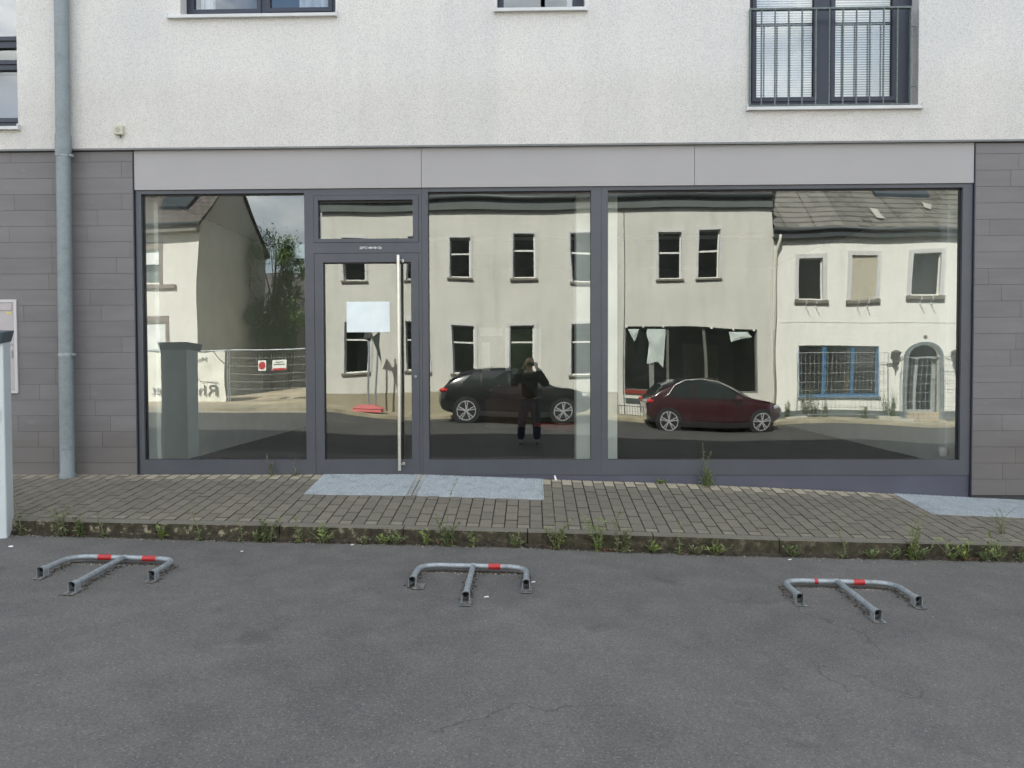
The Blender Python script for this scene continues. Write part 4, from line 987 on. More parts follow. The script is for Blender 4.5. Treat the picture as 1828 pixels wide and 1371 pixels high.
def rag(pts, dd=DH-.06):
    m = MB(); P = [RM(px, py, dd) for px, py in pts]; cx_ = sum(p[0] for p in P)/len(P); cz_ = sum(p[1] for p in P)/len(P)
    for p, q in zip(P, P[1:]+P[:1]): m.poly([(p[0], -dd+.01, p[1]), (q[0], -dd-.01, q[1]), (cx_, -dd+.03, cz_)])
    m.build('torn_sheet', simple('torn_sheet', srgb(186, 196, 190), .8), sfw)
rag([(1156, 590), (1191, 590), (1189, 620), (1186, 658), (1176, 648), (1156, 652), (1160, 615), (1155, 600)]); rag([(1122, 590), (1142, 590), (1138, 604), (1134, 612), (1129, 602)]); rag([(1300, 590), (1330, 589), (1338, 598), (1318, 602), (1302, 608)])
m = MB(); q = RR(1118, 696, 1175, 703, DH-.05); m.box(q[0], q[1], YH, YH+.06, q[2], q[3]); m.build('red_sill', simple('red_sill', srgb(128, 40, 34), .7), sfw)
for px in (1120, 1149, 1186, 1274, 1307, 1341):
    X_, Z_ = RM(px, 586, DH-.02); m = MB(); m.lathe([(.03, 0), (.03, .02)], (X_, YH+.01, Z_), 'y', 8); m.build('fixing_screw', M_white, sfw)
q = PR(1118, 712, 1210, 722); m = MB(); m.box(q[0], q[1], YH, YH+.02, q[2], q[3]); m.build('vent_strip', M_gutter, lh)

# ---- right house
DR = 16.05; YR = -DR; x2 = RM(1900, 500, DR)[0]
rh = thing('roughcast_house', 'pale roughcast house with blue shop window, arched doorway and weathered tiled roof across the street', 'house', ((xR+x2)/2, YR, 0))
xr0 = xR+.02; ze = RM(1550, 425, DR)[1]
W1 = [PR(1426, 462, 1471, 530, DR), PR(1519, 458, 1566, 530, DR), PR(1627, 457, 1673, 526, DR)]
SH = PR(1427, 615, 1574, 706, DR); DOOR = PR(1621, 617, 1672, 748, DR); W2 = PR(1711, 610, 1790, 706, DR)
dw = (DOOR[0]+DOOR[1])/2; hw_ = (DOOR[1]-DOOR[0])/2; zsp = RM(1647, 634, DR)[1]
m = MB(); m.wall(xr0, x2, -.6, ze, YR, W1+[SH, (DOOR[0], DOOR[1], -.6, zsp), W2, (DOOR[0], DOOR[1], zsp, zsp+hw_*1.12, 1)], .16, -1)
n = 12
for s in (-1, 1):                             # arch spandrels
    for i in range(n):
        t1, t2 = i/n*math.pi/2, (i+1)/n*math.pi/2
        p1 = (dw+s*hw_*math.sin(t1), YR, zsp+hw_*.85*math.cos(t1)); p2 = (dw+s*hw_*math.sin(t2), YR, zsp+hw_*.85*math.cos(t2))
        m.poly([p1, p2, (p2[0], YR, zsp+hw_*1.12), (p1[0], YR, zsp+hw_*1.12)]); m.poly([p1, p2, (p2[0], YR-.16, p2[2]), (p1[0], YR-.16, p1[2])])
m.poly([(x2, YR, -.6), (x2, YR, ze), (x2, YR-8, ze), (x2, YR-8, -.6)]); m.poly([(xr0, YR-8, -.6), (x2, YR-8, -.6), (x2, YR-8, ze), (xr0, YR-8, ze)])
m.build('front_wall', M_cream2, rh)
darkroom(rh, xr0+.2, x2-.2, -.1, 2.7, YR); darkroom(rh, xr0+.2, x2-.2, 2.8, ze-.1, YR)
for i, q in enumerate(W1):
    f = house_window(rh, q, YR, frame=M_wframe, bar=0, surround=.12, shutter=(i == 1), fw=.03, pane=M_hglass, sill_=False)
    m = MB(); m.box(q[0]-.14, q[1]+.14, YR-.02, YR+.09, q[2]-.12, q[2]-.02); m.box(q[0]-.14, q[1]+.14, YR, YR+.06, q[2]-.16, q[2]-.13); m.build('sill', M_stone, f)
    for k in (.3, .7):
        X_ = q[0]+(q[1]-q[0])*k; m = MB(); m.tube([(X_, YR+.10, q[2]+.02), (X_, YR+.12, q[2]-.12), (X_-.03, YR+.05, q[2]-.2), (X_+.06, YR+.14, q[2]-.38)], .012, 6); m.build('flower_box_hook', M_wframe, f)
# blue shop window
a, b, c, d = SH
m = MB(); c1, c2 = RM(1472, 650, DR)[0], RM(1523, 650, DR)[0]
m.solidwall(a, b, c, d, YR-.12, [(a+.05, c1-.06, c+.08, d-.02), (c1+.06, c2-.06, c+.08, d-.02), (c2+.06, b-.08, c+.08, d-.02)], .08); f = m.build('shop_window', M_blue, rh)
m = MB(); m.poly([(a, YR-.08, c), (b, YR-.08, c), (b, YR-.08, d), (a, YR-.08, d)]); m.build('pane', M_hglass, f)
m = MB(); m.box(c2+.1, b-.6, YR-.9, YR-.85, c, d-.1); m.build('brown_board', simple('brown_board', srgb(150, 112, 72), .8), f)
m = MB(); m.box(a-.02, b+.03, YR-.02, YR+.08, c-.07, c-.005); m.build('sill', M_blue, f)
a, b, c, d = W2; m = MB(); m.solidwall(a, b, c, d, YR-.12, [(a+.08, (a+b)/2-.05, c+.08, d-.05), ((a+b)/2+.05, b-.05, c+.08, d-.05)], .08); f = m.build('shop_window', M_framed, rh)
m = MB(); m.poly([(a, YR-.08, c), (b, YR-.08, c), (b, YR-.08, d), (a, YR-.08, d)]); m.build('pane', M_hglass, f)
# door surround, door remains, steps
m = MB()
for s in (-1, 1):
    m.box(dw+s*hw_-(.11 if s < 0 else 0), dw+s*hw_+(.11 if s > 0 else 0), YR, YR+.05, -.3, zsp)
for i in range(24):
    t1, t2 = math.pi*i/24, math.pi*(i+1)/24; r1, r2 = 1.0, 1.0+.11/hw_
    pt = lambda t, k, y: (dw+hw_*k*math.cos(t), y, zsp+hw_*.85*k*math.sin(t))
    m.hexa([pt(t1, r1, YR+.05), pt(t1, r2, YR+.05), pt(t1, r2, YR), pt(t1, r1, YR), pt(t2, r1, YR+.05), pt(t2, r2, YR+.05), pt(t2, r2, YR), pt(t2, r1, YR)])
m.build('door_surround', simple('grey_surround', srgb(108, 116, 118), .8), rh)
m = MB(); z0 = RM(1645, 737, DR)[1]; m.solidwall(DOOR[0], DOOR[1], z0, zsp, YR-.3, [(DOOR[0]+.08, DOOR[0]+.3, z0+.1, zsp-.05), (DOOR[0]+.38, DOOR[1]-.1, z0+.1, zsp-.05)], .06); m.build('door_frame', simple('grey_door_frame', srgb(150, 156, 156), .6), rh)
m = MB(); m.box(DOOR[0]-.05, DOOR[1]+.05, YR-.25, YR+.30, -.6, z0-.22); m.box(DOOR[0], DOOR[1], YR-.3, YR+.02, z0-.22, z0+.02); m.build('door_steps', simple('sand_step', srgb(176, 164, 140), .9, 0, .1), rh)
zpl = RM(1500, 734, DR)[1]
m = MB()
for a, b in ((xr0, DOOR[0]-.11), (DOOR[1]+.11, x2)): m.box(a, b, YR, YR+.03, -.6, zpl)
m.build('dark_plinth', M_plinth, rh)
q = PR(1380, 572, 1720, 573.5, DR); m = MB(); m.box(xr0+.3, x2, YR, YR+.008, q[2], q[3]); m.build('string_line', M_surr, rh)
for px in (1599, 1698):                       # coach lanterns
    X_, Z_ = RM(px, 640, DR); s = 1 if px < 1650 else -1
    m = MB(); m.tube([(X_, YR+.16, Z_+.12), (X_+s*.12, YR+.1, Z_+.1), (X_+s*.28, YR+.05, Z_+.1)], .012, 6); m.lathe([(.02, .34), (.14, .27), (.14, .25), (.12, .24), (.05, .02), (.09, -.01), (.03, -.12), (.01, -.28)], (X_, YR+.16, Z_-.02), 'z', 8)
    m.build('wall_lantern', simple('lantern_iron', srgb(84, 84, 76), .6, .3), rh)
X_, Z_ = RM(1647, 598, DR); m = MB(); m.lathe([(.05, 0), (.05, .02)], (X_, YR+.01, Z_), 'y', 12); m.build('door_emblem', M_stone, rh)
# number letters by the door (illegible in the photo: two short dark strips)
q = PR(1588, 644, 1600, 653, DR); m = MB(); m.box(q[0], q[1], YR, YR+.012, q[2]+.05, q[3]); m.build('house_plate', M_stone, rh)
# eave with broad dark gutter board, stepped tile courses, rooflight
OV = .20; zg = RM(1500, 409, DR-OV)[1]; ze = RM(1550, 428, DR)[1]
m = MB(); m.box(xr0-.05, x2, YR, YR+OV-.06, ze, ze+.03); m.build('soffit', M_soffit, rh)
m = MB(); m.box(xr0-.05, x2, YR+OV-.06, YR+OV-.02, ze-.02, zg-.02); m.build('fascia_board', M_gutter, rh)
m = MB(); m.tube([(xr0-.05, YR+OV+.03, zg-.06), (x2, YR+OV+.03, zg-.06)], .06, 12); m.build('gutter', M_gutter, rh, smooth=True)
m = MB(); sl_ = math.tan(R(40)); r4 = random.Random(5); y = YR+OV; z = zg-.03; step = .33
for k in range(17):
    dy, dz = -math.cos(R(40))*step, math.sin(R(40))*step
    nseg = 34; wx = (x2-xr0)/nseg
    for i in range(nseg):
        a = xr0+wx*i; b = a+wx; j = r4.uniform(-.008, .012) if r4.random() < .85 else r4.uniform(-.03, .04)
        tn = r4.random()**3
        m.poly([(a, y, z+.05+j), (b, y, z+.05+j), (b, y+dy*1.02, z+dz+.012), (a, y+dy*1.02, z+dz+.012)], tn)
        m.poly([(a, y, z-.01), (b, y, z-.01), (b, y, z+.05+j), (a, y, z+.05+j)], 1.0)
    y += dy; z += dz
rf = m.build('roof', M_roofr, rh)
m = MB(); m.poly([(xr0, YR-8.4, ze), (x2, YR-8.4, ze), (x2, y, z), (xr0, y, z)]); m.poly([(x2, YR, ze), (x2, YR-8, ze), (x2, y, z)]); m.build('rear_roof', M_rooff, rh)
def onroof(px, py):                           # point on the roof plane seen through the glass
    d = ray(px, py); lo, hi = DR-OV, DR+6
    for _ in range(40):
        md = (lo+hi)/2; X_, Z_ = RM(px, py, md)
        if Z_ > zg-.03+(md-(DR-OV))*sl_: lo = md
        else: hi = md
    return X_, -md, Z_
a = onroof(1566, 350); b = onroof(1652, 347)
m = MB(); m.hexa([(a[0], a[1]+.05, a[2]+.02), (b[0], a[1]+.05, a[2]+.02), (b[0], a[1]-.95, a[2]+.82), (a[0], a[1]-.95, a[2]+.82), (a[0], a[1]+.05, a[2]+.12), (b[0], a[1]+.05, a[2]+.12), (b[0], a[1]-.95, a[2]+.94), (a[0], a[1]-.95, a[2]+.94)])
m.build('rooflight', simple('rooflight_glass', srgb(60, 70, 78), .15, .1), rf)
for pts in ([(1555, 376), (1568, 378), (1575, 390), (1580, 396), (1566, 394), (1560, 384)], [(1640, 362), (1658, 366), (1656, 376), (1644, 372)]):
    P = [onroof(*q) for q in pts]; m = MB(); m.poly([(p[0], p[1]+.03, p[2]+.09) for p in P]); m.poly([(p[0], p[1]+.03, p[2]+.07) for p in P]); m.build('torn_roof_sheet', M_rsheet, rf)
m = MB(); X_ = RM(1382, 500, DR-.2)[0]; zt_ = RM(1385, 428, DR-.2)[1]
m.tube([(X_+.12, YR+.2, zt_+.1), (X_+.1, YR+.2, zt_-.05), (X_, YR+.12, zt_-.35), (X_, YR+.12, -.2)], .045, 12); m.build('downpipe', simple('pale_pipe', srgb(206, 204, 190), .6), rh, smooth=True)

# ---- left house
DLH = 21.5; YL = -DLH; xc = RM(358, 600, DLH)[0]; x0h = -24.0
lf = thing('gabled_house', 'pale two-storey house with a grey windowless gable wall and dark tiled roof', 'house', ((xc+x0h)/2, YL, .2))
zl = RM(358, 404, DLH)[1]
wU = PR(245, 442, 287, 500, DLH); wL = PR(246, 573, 301, 690, DLH)
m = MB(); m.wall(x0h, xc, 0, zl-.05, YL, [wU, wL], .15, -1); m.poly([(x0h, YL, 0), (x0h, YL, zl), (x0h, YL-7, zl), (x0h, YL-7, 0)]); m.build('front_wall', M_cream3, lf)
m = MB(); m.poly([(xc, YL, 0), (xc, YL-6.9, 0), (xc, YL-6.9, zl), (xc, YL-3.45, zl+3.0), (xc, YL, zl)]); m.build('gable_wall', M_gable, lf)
darkroom(lf, x0h+.2, xc-.2, .3, 2.8, YL); darkroom(lf, x0h+.2, xc-.2, 3.2, 6, YL)
sr = simple('brown_surround', srgb(136, 124, 116), .8)
for q, nm in ((wU, 'u'), (wL, 'l')):
    f = house_window(lf, q, YL, bar=0, pane=M_hglass, sill_=False)
    m = MB(); m.box(q[1], q[1]+.14, YL, YL+.03, q[2], q[3]+.22); m.box(q[0]-.14, q[1], YL, YL+.03, q[3], q[3]+.22); m.build('surround', sr, f)
    m = MB(); m.box(q[0], q[1], YL-.10, YL-.08, q[3]-(q[3]-q[2])*.42, q[3]); m.build('roller_shutter', simple('white_shutter', srgb(220, 224, 222), .6), f)
    m = MB(); m.box(q[0]-.2, q[1]+(.7 if nm == 'u' else .2), YL, YL+.12, q[2]-.2, q[2]-.04); m.build('sill', sr, f)
    m = MB(); n_ = 26; pv = None
    for i in range(n_+1):
        xx = q[0]+(q[1]-q[0])*i/n_; yy = YL-.3+.03*math.sin(i*1.7)
        if pv: m.poly([(pv[0], pv[1], q[2]), (xx, yy, q[2]), (xx, yy, q[3]), (pv[0], pv[1], q[3])])
        pv = (xx, yy)
    m.build('curtain', M_curtain, f)
m = MB(); m.box(x0h, xc+.02, YL, YL+.35, zl-.30, zl-.05); m.build('soffit', simple('eave_grey', srgb(120, 116, 108), .8), lf)
m = MB(); m.tube([(x0h, YL+.42, zl-.02), (xc+.05, YL+.42, zl-.02)], .07, 10); m.build('gutter', M_gutter, lf, smooth=True)
m = MB(); y1, z1_ = YL+.42, zl+.02; ya, za_ = YL-3.45, zl+3.05+.08
m.hexa([(x0h, y1, z1_-.1), (xc+.12, y1, z1_-.1), (xc+.12, ya, za_-.1), (x0h, ya, za_-.1), (x0h, y1, z1_), (xc+.12, y1, z1_), (xc+.12, ya, za_), (x0h, ya, za_)])
m.hexa([(x0h, ya, za_-.1), (xc+.12, ya, za_-.1), (xc+.12, YL-7.3, zl-.3), (x0h, YL-7.3, zl-.3), (x0h, ya, za_), (xc+.12, ya, za_), (xc+.12, YL-7.3, zl-.2), (x0h, YL-7.3, zl-.2)]); rf = m.build('roof', M_roofl, lf)
slp = (za_-z1_)/(y1-ya)
a, _ = RM(293, 365, DLH+.8); b, _ = RM(340, 360, DLH+.8)
yy0 = YL-.45; zz0 = z1_+(y1-yy0)*slp
m = MB(); m.hexa([(a, yy0, zz0+.02), (b, yy0, zz0+.02), (b, yy0-1.0, zz0+slp+.02), (a, yy0-1.0, zz0+slp+.02), (a, yy0+.04, zz0+.14), (b, yy0+.04, zz0+.14), (b, yy0-.96, zz0+slp+.14), (a, yy0-.96, zz0+slp+.14)])
m.build('rooflight', simple('rooflight_dark', srgb(52, 60, 64), .2, .1), rf)

# ---- shed with tiled roof behind the tree
DS = 31.0; xa_, xb_ = RM(440, 500, DS)[0], RM(640, 500, DS)[0]
ridge = RM(500, 489, DS+3)[1]; eav = RM(500, 572, DS)[1]
sh = thing('tiled_shed', 'low grey outbuilding with dark tiled roof behind the tree, seen mirrored beside the door', 'shed', ((xa_+xb_)/2, -DS, 0))
m = MB(); m.box(xa_, xb_, -DS-6, -DS, 0, eav); m.build('shed_wall', M_gable, sh)
m = MB(); m.poly([(xa_-.2, -DS+.3, eav-.1), (xb_+.2, -DS+.3, eav-.1), (xb_+.2, -DS-3, ridge), (xa_-.2, -DS-3, ridge)]); m.poly([(xa_-.2, -DS-6.3, eav-.1), (xb_+.2, -DS-6.3, eav-.1), (xb_+.2, -DS-3, ridge), (xa_-.2, -DS-3, ridge)])
m.build('roof', M_rooff, sh)

# ---- trees
def tree(label, x, y, z0, h, rx, rz, seed, n=5200, ls=.14):
    rr = random.Random(seed); t = thing('leafy_tree', label, 'tree', (x, y, z0), 'trees behind the street')
    m = MB(); top = Vector((x, y, z0+h)); m.tube([(x, y, z0-.1), (x+.1, y, z0+h*.3), (x-.05, y, z0+h*.6), (x+.05, y, z0+h*.92)], [.16, .12, .08, .02], 8)
    clumps = []
    for k in range(34):
        a = rr.uniform(0, 6.283); u = rr.random()**.5; zz = rr.uniform(-1, 1); rad = (1-abs(zz)**2.2)**.5
        c = Vector((x+math.cos(a)*rx*u*rad, y+math.sin(a)*rx*u*rad, z0+h-rz+zz*rz)); clumps.append((c, rr.uniform(.25, .55)*rx*.75, rr.random()))
        s = Vector((x, y, z0+h*rr.uniform(.3, .7))); m.tube([s, s.lerp(c, .5)+Vector((0, 0, .15)), c], [.05, .03, .008], 5)
    m.build('trunk', simple('bark', srgb(84, 74, 62), .95), t)
    m = MB()
    for i in range(n):
        c, r, tn = clumps[i % len(clumps)]
        v = Vector((rr.gauss(0, 1), rr.gauss(0, 1), rr.gauss(0, 1))); p = c+v*r*.5
        d = Vector((rr.gauss(0, 1), rr.gauss(0, 1), rr.gauss(0, .8)+.3))
        leafq(m, p, d, ls*rr.uniform(.6, 1.3), ls*.5, .2, rr, min(1, max(0, tn*.6+rr.random()*.4)))
    m.build('crown', leaf_mat('tree_leaves', srgb(62, 88, 42), srgb(112, 136, 72)), t); return t
DT = 27.0; xt_, _ = RM(480, 500, DT); tz = RM(480, 415, DT)[1]
tree('bushy tree growing between the gable wall and the tiled shed', xt_+.2, -DT, .3, tz-.3, 1.5, 2.8, 4, 13000, .15)
xt_, _ = RM(515, 600, DT+1); tz = RM(515, 470, DT+1)[1]
tree('lower spreading tree in front of the tiled shed', xt_, -DT-1.2, .3, tz-.5, 1.0, 1.6, 9, 3600, .13)

# ---- sandy lot behind the fence
mb = MB(); 
for i in range(24):
    for j in range(12):
        a, b = -26+i*.85, -26+(i+1)*.85; c, d = -17.0-j*1.4, -17.0-(j+1)*1.4
        hh = lambda x, y: G(x, y)+.006+max(0, .45*math.exp(-((x+9.0)**2/9+(y+23.5)**2/2.2)))
        if b > xL-.1 and c < -15: b = min(b, xL-.1)
        if a < b: mb.poly([(a, c, hh(a, c)), (b, c, hh(b, c)), (b, d, hh(b, d)), (a, d, hh(a, d))])
struct(mb.build('sandy_lot', simple('sandy_ground', srgb(170, 158, 134), .95, 0, .15, .8, .6, 20, .03)))
mb = MB()
for i in range(46):
    a = -9.6+i*.52; b = a+.52
    if a > 13.6: break
    za1, zb1 = G(a, -14.75), G(b, -14.75)
    mb.poly([(a, -14.75, G(a, -14.75)+.09), (b, -14.75, G(b, -14.75)+.09), (b, -16.1, G(b, -16)+.1), (a, -16.1, G(a, -16)+.1)])
    mb.poly([(a, -14.75, G(a, -14.75)-.05), (b, -14.75, G(b, -14.75)-.05), (b, -14.75, zb1+.09), (a, -14.75, za1+.09)])
struct(mb.build('far_pavement', simple('far_pavement', srgb(150, 142, 120), .95, 0, .15, 2, .4, 60, .01)))
mb = MB()                                     # sandy shoulder on the left of the street
for i in range(22):
    a = -24+i*.8; b = a+.8
    for c, d in ((-14.3, -15.5), (-15.5, -17)):
        if b > -5.0: break
        mb.poly([(a, c, G(a, c)+.006), (b, c, G(b, c)+.006), (b, d, G(b, d)+.006), (a, d, G(a, d)+.006)])
struct(mb.build('side_verge', simple('verge_paving', srgb(150, 142, 128), .95, 0, .12, 1.5, .4, 40, .01)))

# ---- site fences
def fence_panel(label, p0, p1, z0, z1, banner=False, signs=(), nv=None, fr=.021):
    t = thing('site_fence', label, 'fence', ((p0[0]+p1[0])/2, (p0[1]+p1[1])/2, z0), 'mesh site fence panels')
    d = Vector((p1[0]-p0[0], p1[1]-p0[1], 0)); Ln = d.length; d.normalize()
    P = lambda u, z: (p0[0]+d.x*u, p0[1]+d.y*u, z)
    m = MB(); zl_ = z0+.12
    m.tube([P(0, z0), P(0, z1)], fr, 8); m.tube([P(Ln, z0), P(Ln, z1)], fr, 8); m.tube([P(0, z1), P(Ln, z1)], fr, 8); m.tube([P(0, zl_), P(Ln, zl_)], fr, 8)
    m.build('fence_frame', M_galv, t)
    m = MB(); nv = nv or int(Ln/.11)
    for i in range(1, nv): m.tube([P(Ln*i/nv, zl_), P(Ln*i/nv, z1)], .0042, 4, caps=False)
    for i in range(1, 7): zz = zl_+(z1-zl_)*i/7; m.tube([P(0, zz), P(Ln, zz)], .0065, 4, caps=False)
    m.build('wire_mesh', M_wire, t)
    for u in (0, Ln):
        m = MB(); q = P(u, 0); m.box(q[0]-.32, q[0]+.32, q[1]-.11, q[1]+.11, z0-.06, z0+.09); m.build('fence_foot', simple('concrete_foot', srgb(170, 166, 152), .9), t, bevel=.02)
    return t, P
zf_ = RM(410, 724, 20.2)[1]; zt_f = RM(410, 624, 20.2)[1]; xp = RM(409, 680, 20.2)[0]
f1, P = fence_panel('mesh site fence panel covered by a pale printed banner', (xp-3.4, -20.2), (xp-.03, -20.2), zf_, zt_f)
# banner cloth hung on it (its own thing)
bn = thing('banner', 'pale fabric banner with thin dark lettering hung on the site fence', 'banner', (xp-1.7, -20.1, zf_))
m = MB(); nx_, nz_ = 40, 12; bx0, bx1, bz0, bz1 = xp-3.2, xp-.1, zf_+.05, zt_f-.04
W = lambda i, j: (bx0+(bx1-bx0)*i/nx_, -20.13+.022*math.sin(i*.9+j*.5)+.015*math.sin(i*.31-j*.8), bz0+(bz1-bz0)*j/nz_+(.02*math.sin(i*.55) if j in (0, nz_) else 0))
for i in range(nx_):
    for j in range(nz_): m.poly([W(i, j), W(i+1, j), W(i+1, j+1), W(i, j+1)])
m.build('banner_cloth', simple('banner_cloth', srgb(222, 222, 212), .8, 0, .03), bn)
M_ink = simple('banner_ink', srgb(104, 104, 100), .8)
hx1, hz_ = RM(393, 696, 20.05); text_mesh('banner_lettering', 'Rhe', .62, M_ink, bn, (hx1, -20.07, hz_), rotz=math.pi, align='LEFT')
hx2, hz2 = RM(290, 696, 20.05); text_mesh('banner_lettering', 'et', .55, M_ink, bn, (hx2, -20.07, hz2), rotz=math.pi, align='LEFT')
hx3, hz3 = RM(374, 638, 20.05); text_mesh('banner_lettering', 'Hier en', .24, M_ink, bn, (hx3, -20.07, hz3), rotz=math.pi, align='LEFT')
for pts in ([(383, 625), (391, 636), (403, 648)], [(355, 668), (365, 678), (392, 680)]):
    m = MB(); m.tube([(RM(a, b, 20.05)[0], -20.08, RM(a, b, 20.05)[1]) for a, b in pts], .014, 5); m.build('banner_line', M_ink, bn)
f2, P = fence_panel('bare mesh site fence panel carrying two small warning signs', (xp+.03, -20.2), (xp+3.45, -20.2), zf_, zt_f)
def signb(px0, py0, px1, py1, label, red):
    a, b, c, d = RR(px0, py0, px1, py1, 20.1); t = thing('warning_sign', label, 'sign', ((a+b)/2, -20.1, c))
    m = MB(); m.box(a, b, -20.12, -20.11, c, d); m.build('sign_board', M_white, t)
    m = MB()
    if red == 'dot': m.lathe([(.13, -.01), (.13, .0)], ((a+b)/2, -20.10, (c+d)/2), 'y', 16)
    else:
        m.box(a+.02, b-.02, -20.11, -20.10, c, c+.07)
    m.build('red_marking', M_red, t)
    if red != 'dot':
        m = MB(); m.box(a+.12, b-.12, -20.11, -20.105, d-.09, d-.06); m.box(a+.06, b-.06, -20.11, -20.105, d-.17, d-.13); m.build('grey_lines', M_ink, t)
signb(460.5, 641, 475.5, 658, 'small white sign with a round red mark on the bare fence panel', 'dot')
signb(487, 641, 513, 658, 'wider white sign with a red bottom stripe on the bare fence panel', 'bar')
f3, P = fence_panel('mesh site fence panel running back at an angle beside the house corner', (RM(553, 700, 20.2)[0], -20.2), (RM(612, 700, 16.6)[0], -16.6), zf_+.02, zt_f-.05)
# red filler feet, posts and torn canopy in front of the long house
dq = 15.1; a, b = RM(633, 732, dq)[0], RM(684, 732, dq)[0]; zq = RM(660, 733, dq)[1]
rb = thing('red_base_block', 'two stacked faded red plastic fence feet by the cream house', 'fence foot', ((a+b)/2, -dq, zq))
m = MB(); m.hexa([(a, -dq-.18, zq), (b, -dq-.18, zq), (b, -dq+.18, zq), (a, -dq+.18, zq), (a+.02, -dq-.16, zq+.08), (b-.02, -dq-.16, zq+.08), (b-.02, -dq+.16, zq+.08), (a+.02, -dq+.16, zq+.08)])
m.hexa([(a+.02, -dq-.18, zq+.085), (b+.06, -dq-.18, zq+.085), (b+.06, -dq+.18, zq+.085), (a+.02, -dq+.18, zq+.085), (a+.22, -dq-.13, zq+.2), (b-.2, -dq-.13, zq+.2), (b-.2, -dq+.13, zq+.2), (a+.22, -dq+.13, zq+.2)])
m.build('foot_body', simple('faded_red_plastic', srgb(190, 100, 98), .7, 0, .08), rb, bevel=.015)
for px in (661, 672):
    xx = RM(px, 700, dq)[0]; xt2 = RM(px-5 if px < 665 else 672, 600, dq)[0]; zt2 = RM(660, 592, dq)[1]
    m = MB(); m.tube([(xx, -dq, zq+.19), (xt2, -dq, zt2)], .028, 8); tag(m.build('sign_post', M_galv, None), 'leaning grey post left of the pair on the red feet' if px < 665 else 'upright grey post right of the pair on the red feet', 'post')
m = MB(); pts = [(652, 593), (648, 608), (660, 612), (663, 604), (668, 608), (672, 632), (680, 655), (675, 622), (676, 596), (666, 606), (658, 592)]
V_ = [RM(p, q, dq-.04) for p, q in pts]; c = RM(663, 606, dq-.04)
for p, q in zip(V_, V_[1:]+V_[:1]): m.poly([(p[0], -dq+.05, p[1]), (q[0], -dq+.02, q[1]), (c[0], -dq+.12, c[1])])
tag(m.build('torn_tarp', simple('dark_tarp', srgb(66, 70, 68), .9)), 'torn dark tarpaulin scrap hanging on the two posts', 'tarp')
# mesh panels before the roughcast house
f4, P = fence_panel('mesh panel standing in front of the blue shop window', (RM(1424, 700, 15.7)[0], -15.7), (RM(1590, 700, 15.7)[0], -15.7), -.05, 2.05, nv=22, fr=.009)
f5, P = fence_panel('mesh panel standing in front of the arched doorway', (RM(1612, 700, 15.6)[0], -15.6), (RM(1720, 700, 15.6)[0], -15.6), -.12, 1.9, nv=14, fr=.009)
for i, (px, h, k, lb) in enumerate([(1440, 1.2, 'bush', 'tall weed left of the blue shop window, against the dark plinth'), (1474, .9, 'tall', 'weed under the left post of the blue shop window'), (1456, .6, 'bush', 'leafy weed between two taller ones below the blue shop window'),
                             (1590, .95, 'bush', 'tall spike-shaped weed left of the arched doorway'), (1600, 1.2, 'tall', 'tallest upright weed beside the arched doorway'), (1545, .5, 'bush', 'small weed below the right end of the blue window'), (1408, .6, 'bush', 'weed near the pale downpipe behind the red car')]):
    x_ = RM(px, 750, DR-.25)[0]; rr = random.Random(200+i); z0 = G(x_, -DR)+.1
    t = thing('roadside_weed', lb, 'weed', (x_, -DR+.25, z0), 'weeds along the far house walls'); s_, l_ = MB(), MB()
    for q in range(9 if k == 'bush' else 4):
        hh = h*rr.uniform(.6, 1); lx_ = rr.uniform(-.3, .3)*(1 if k == 'bush' else .3); pts = [Vector((x_+lx_*kk*hh, -DR+.25, z0+hh*kk)) for kk in (0, .25, .5, .75, 1)]; s_.tube(pts, [.008, .007, .006, .004, .002], 4)
        for g in range(30):
            kk = rr.random(); i2 = min(int(kk*4), 3); p = pts[i2].lerp(pts[i2+1], kk*4-i2); a_ = rr.uniform(0, 6.28)
            leafq(l_, p, Vector((math.cos(a_), math.sin(a_), rr.uniform(0, .8))), .09*(1.2-.6*kk), .035, .2, rr, rr.random())
    s_.build('stem', M_stem, t); l_.build('foliage', M_leafs[0 if i % 2 else 1], t)
# low iron railing and litter bin before the empty shop
rl2 = thing('iron_railing', 'low dark iron railing in front of the boarded shop window', 'railing', (RM(1140, 740, 15.6)[0], -15.6, .0))
m = MB(); a, b = RM(1098, 740, 15.6)[0], RM(1215, 740, 15.6)[0]; z0, z1 = RM(1140, 757, 15.6)[1], RM(1140, 727, 15.6)[1]
for i in range(28): xx = a+(b-a)*i/27; m.tube([(xx, -15.6, z0), (xx, -15.6, z1)], .007, 4)
m.build('railing_bars', M_gutter, rl2); m = MB(); m.tube([(a, -15.6, z1), (b, -15.6, z1)], .014, 6); m.tube([(a, -15.6, z0+.08), (b, -15.6, z0+.08)], .014, 6); m.build('railing_rail', M_gutter, rl2)

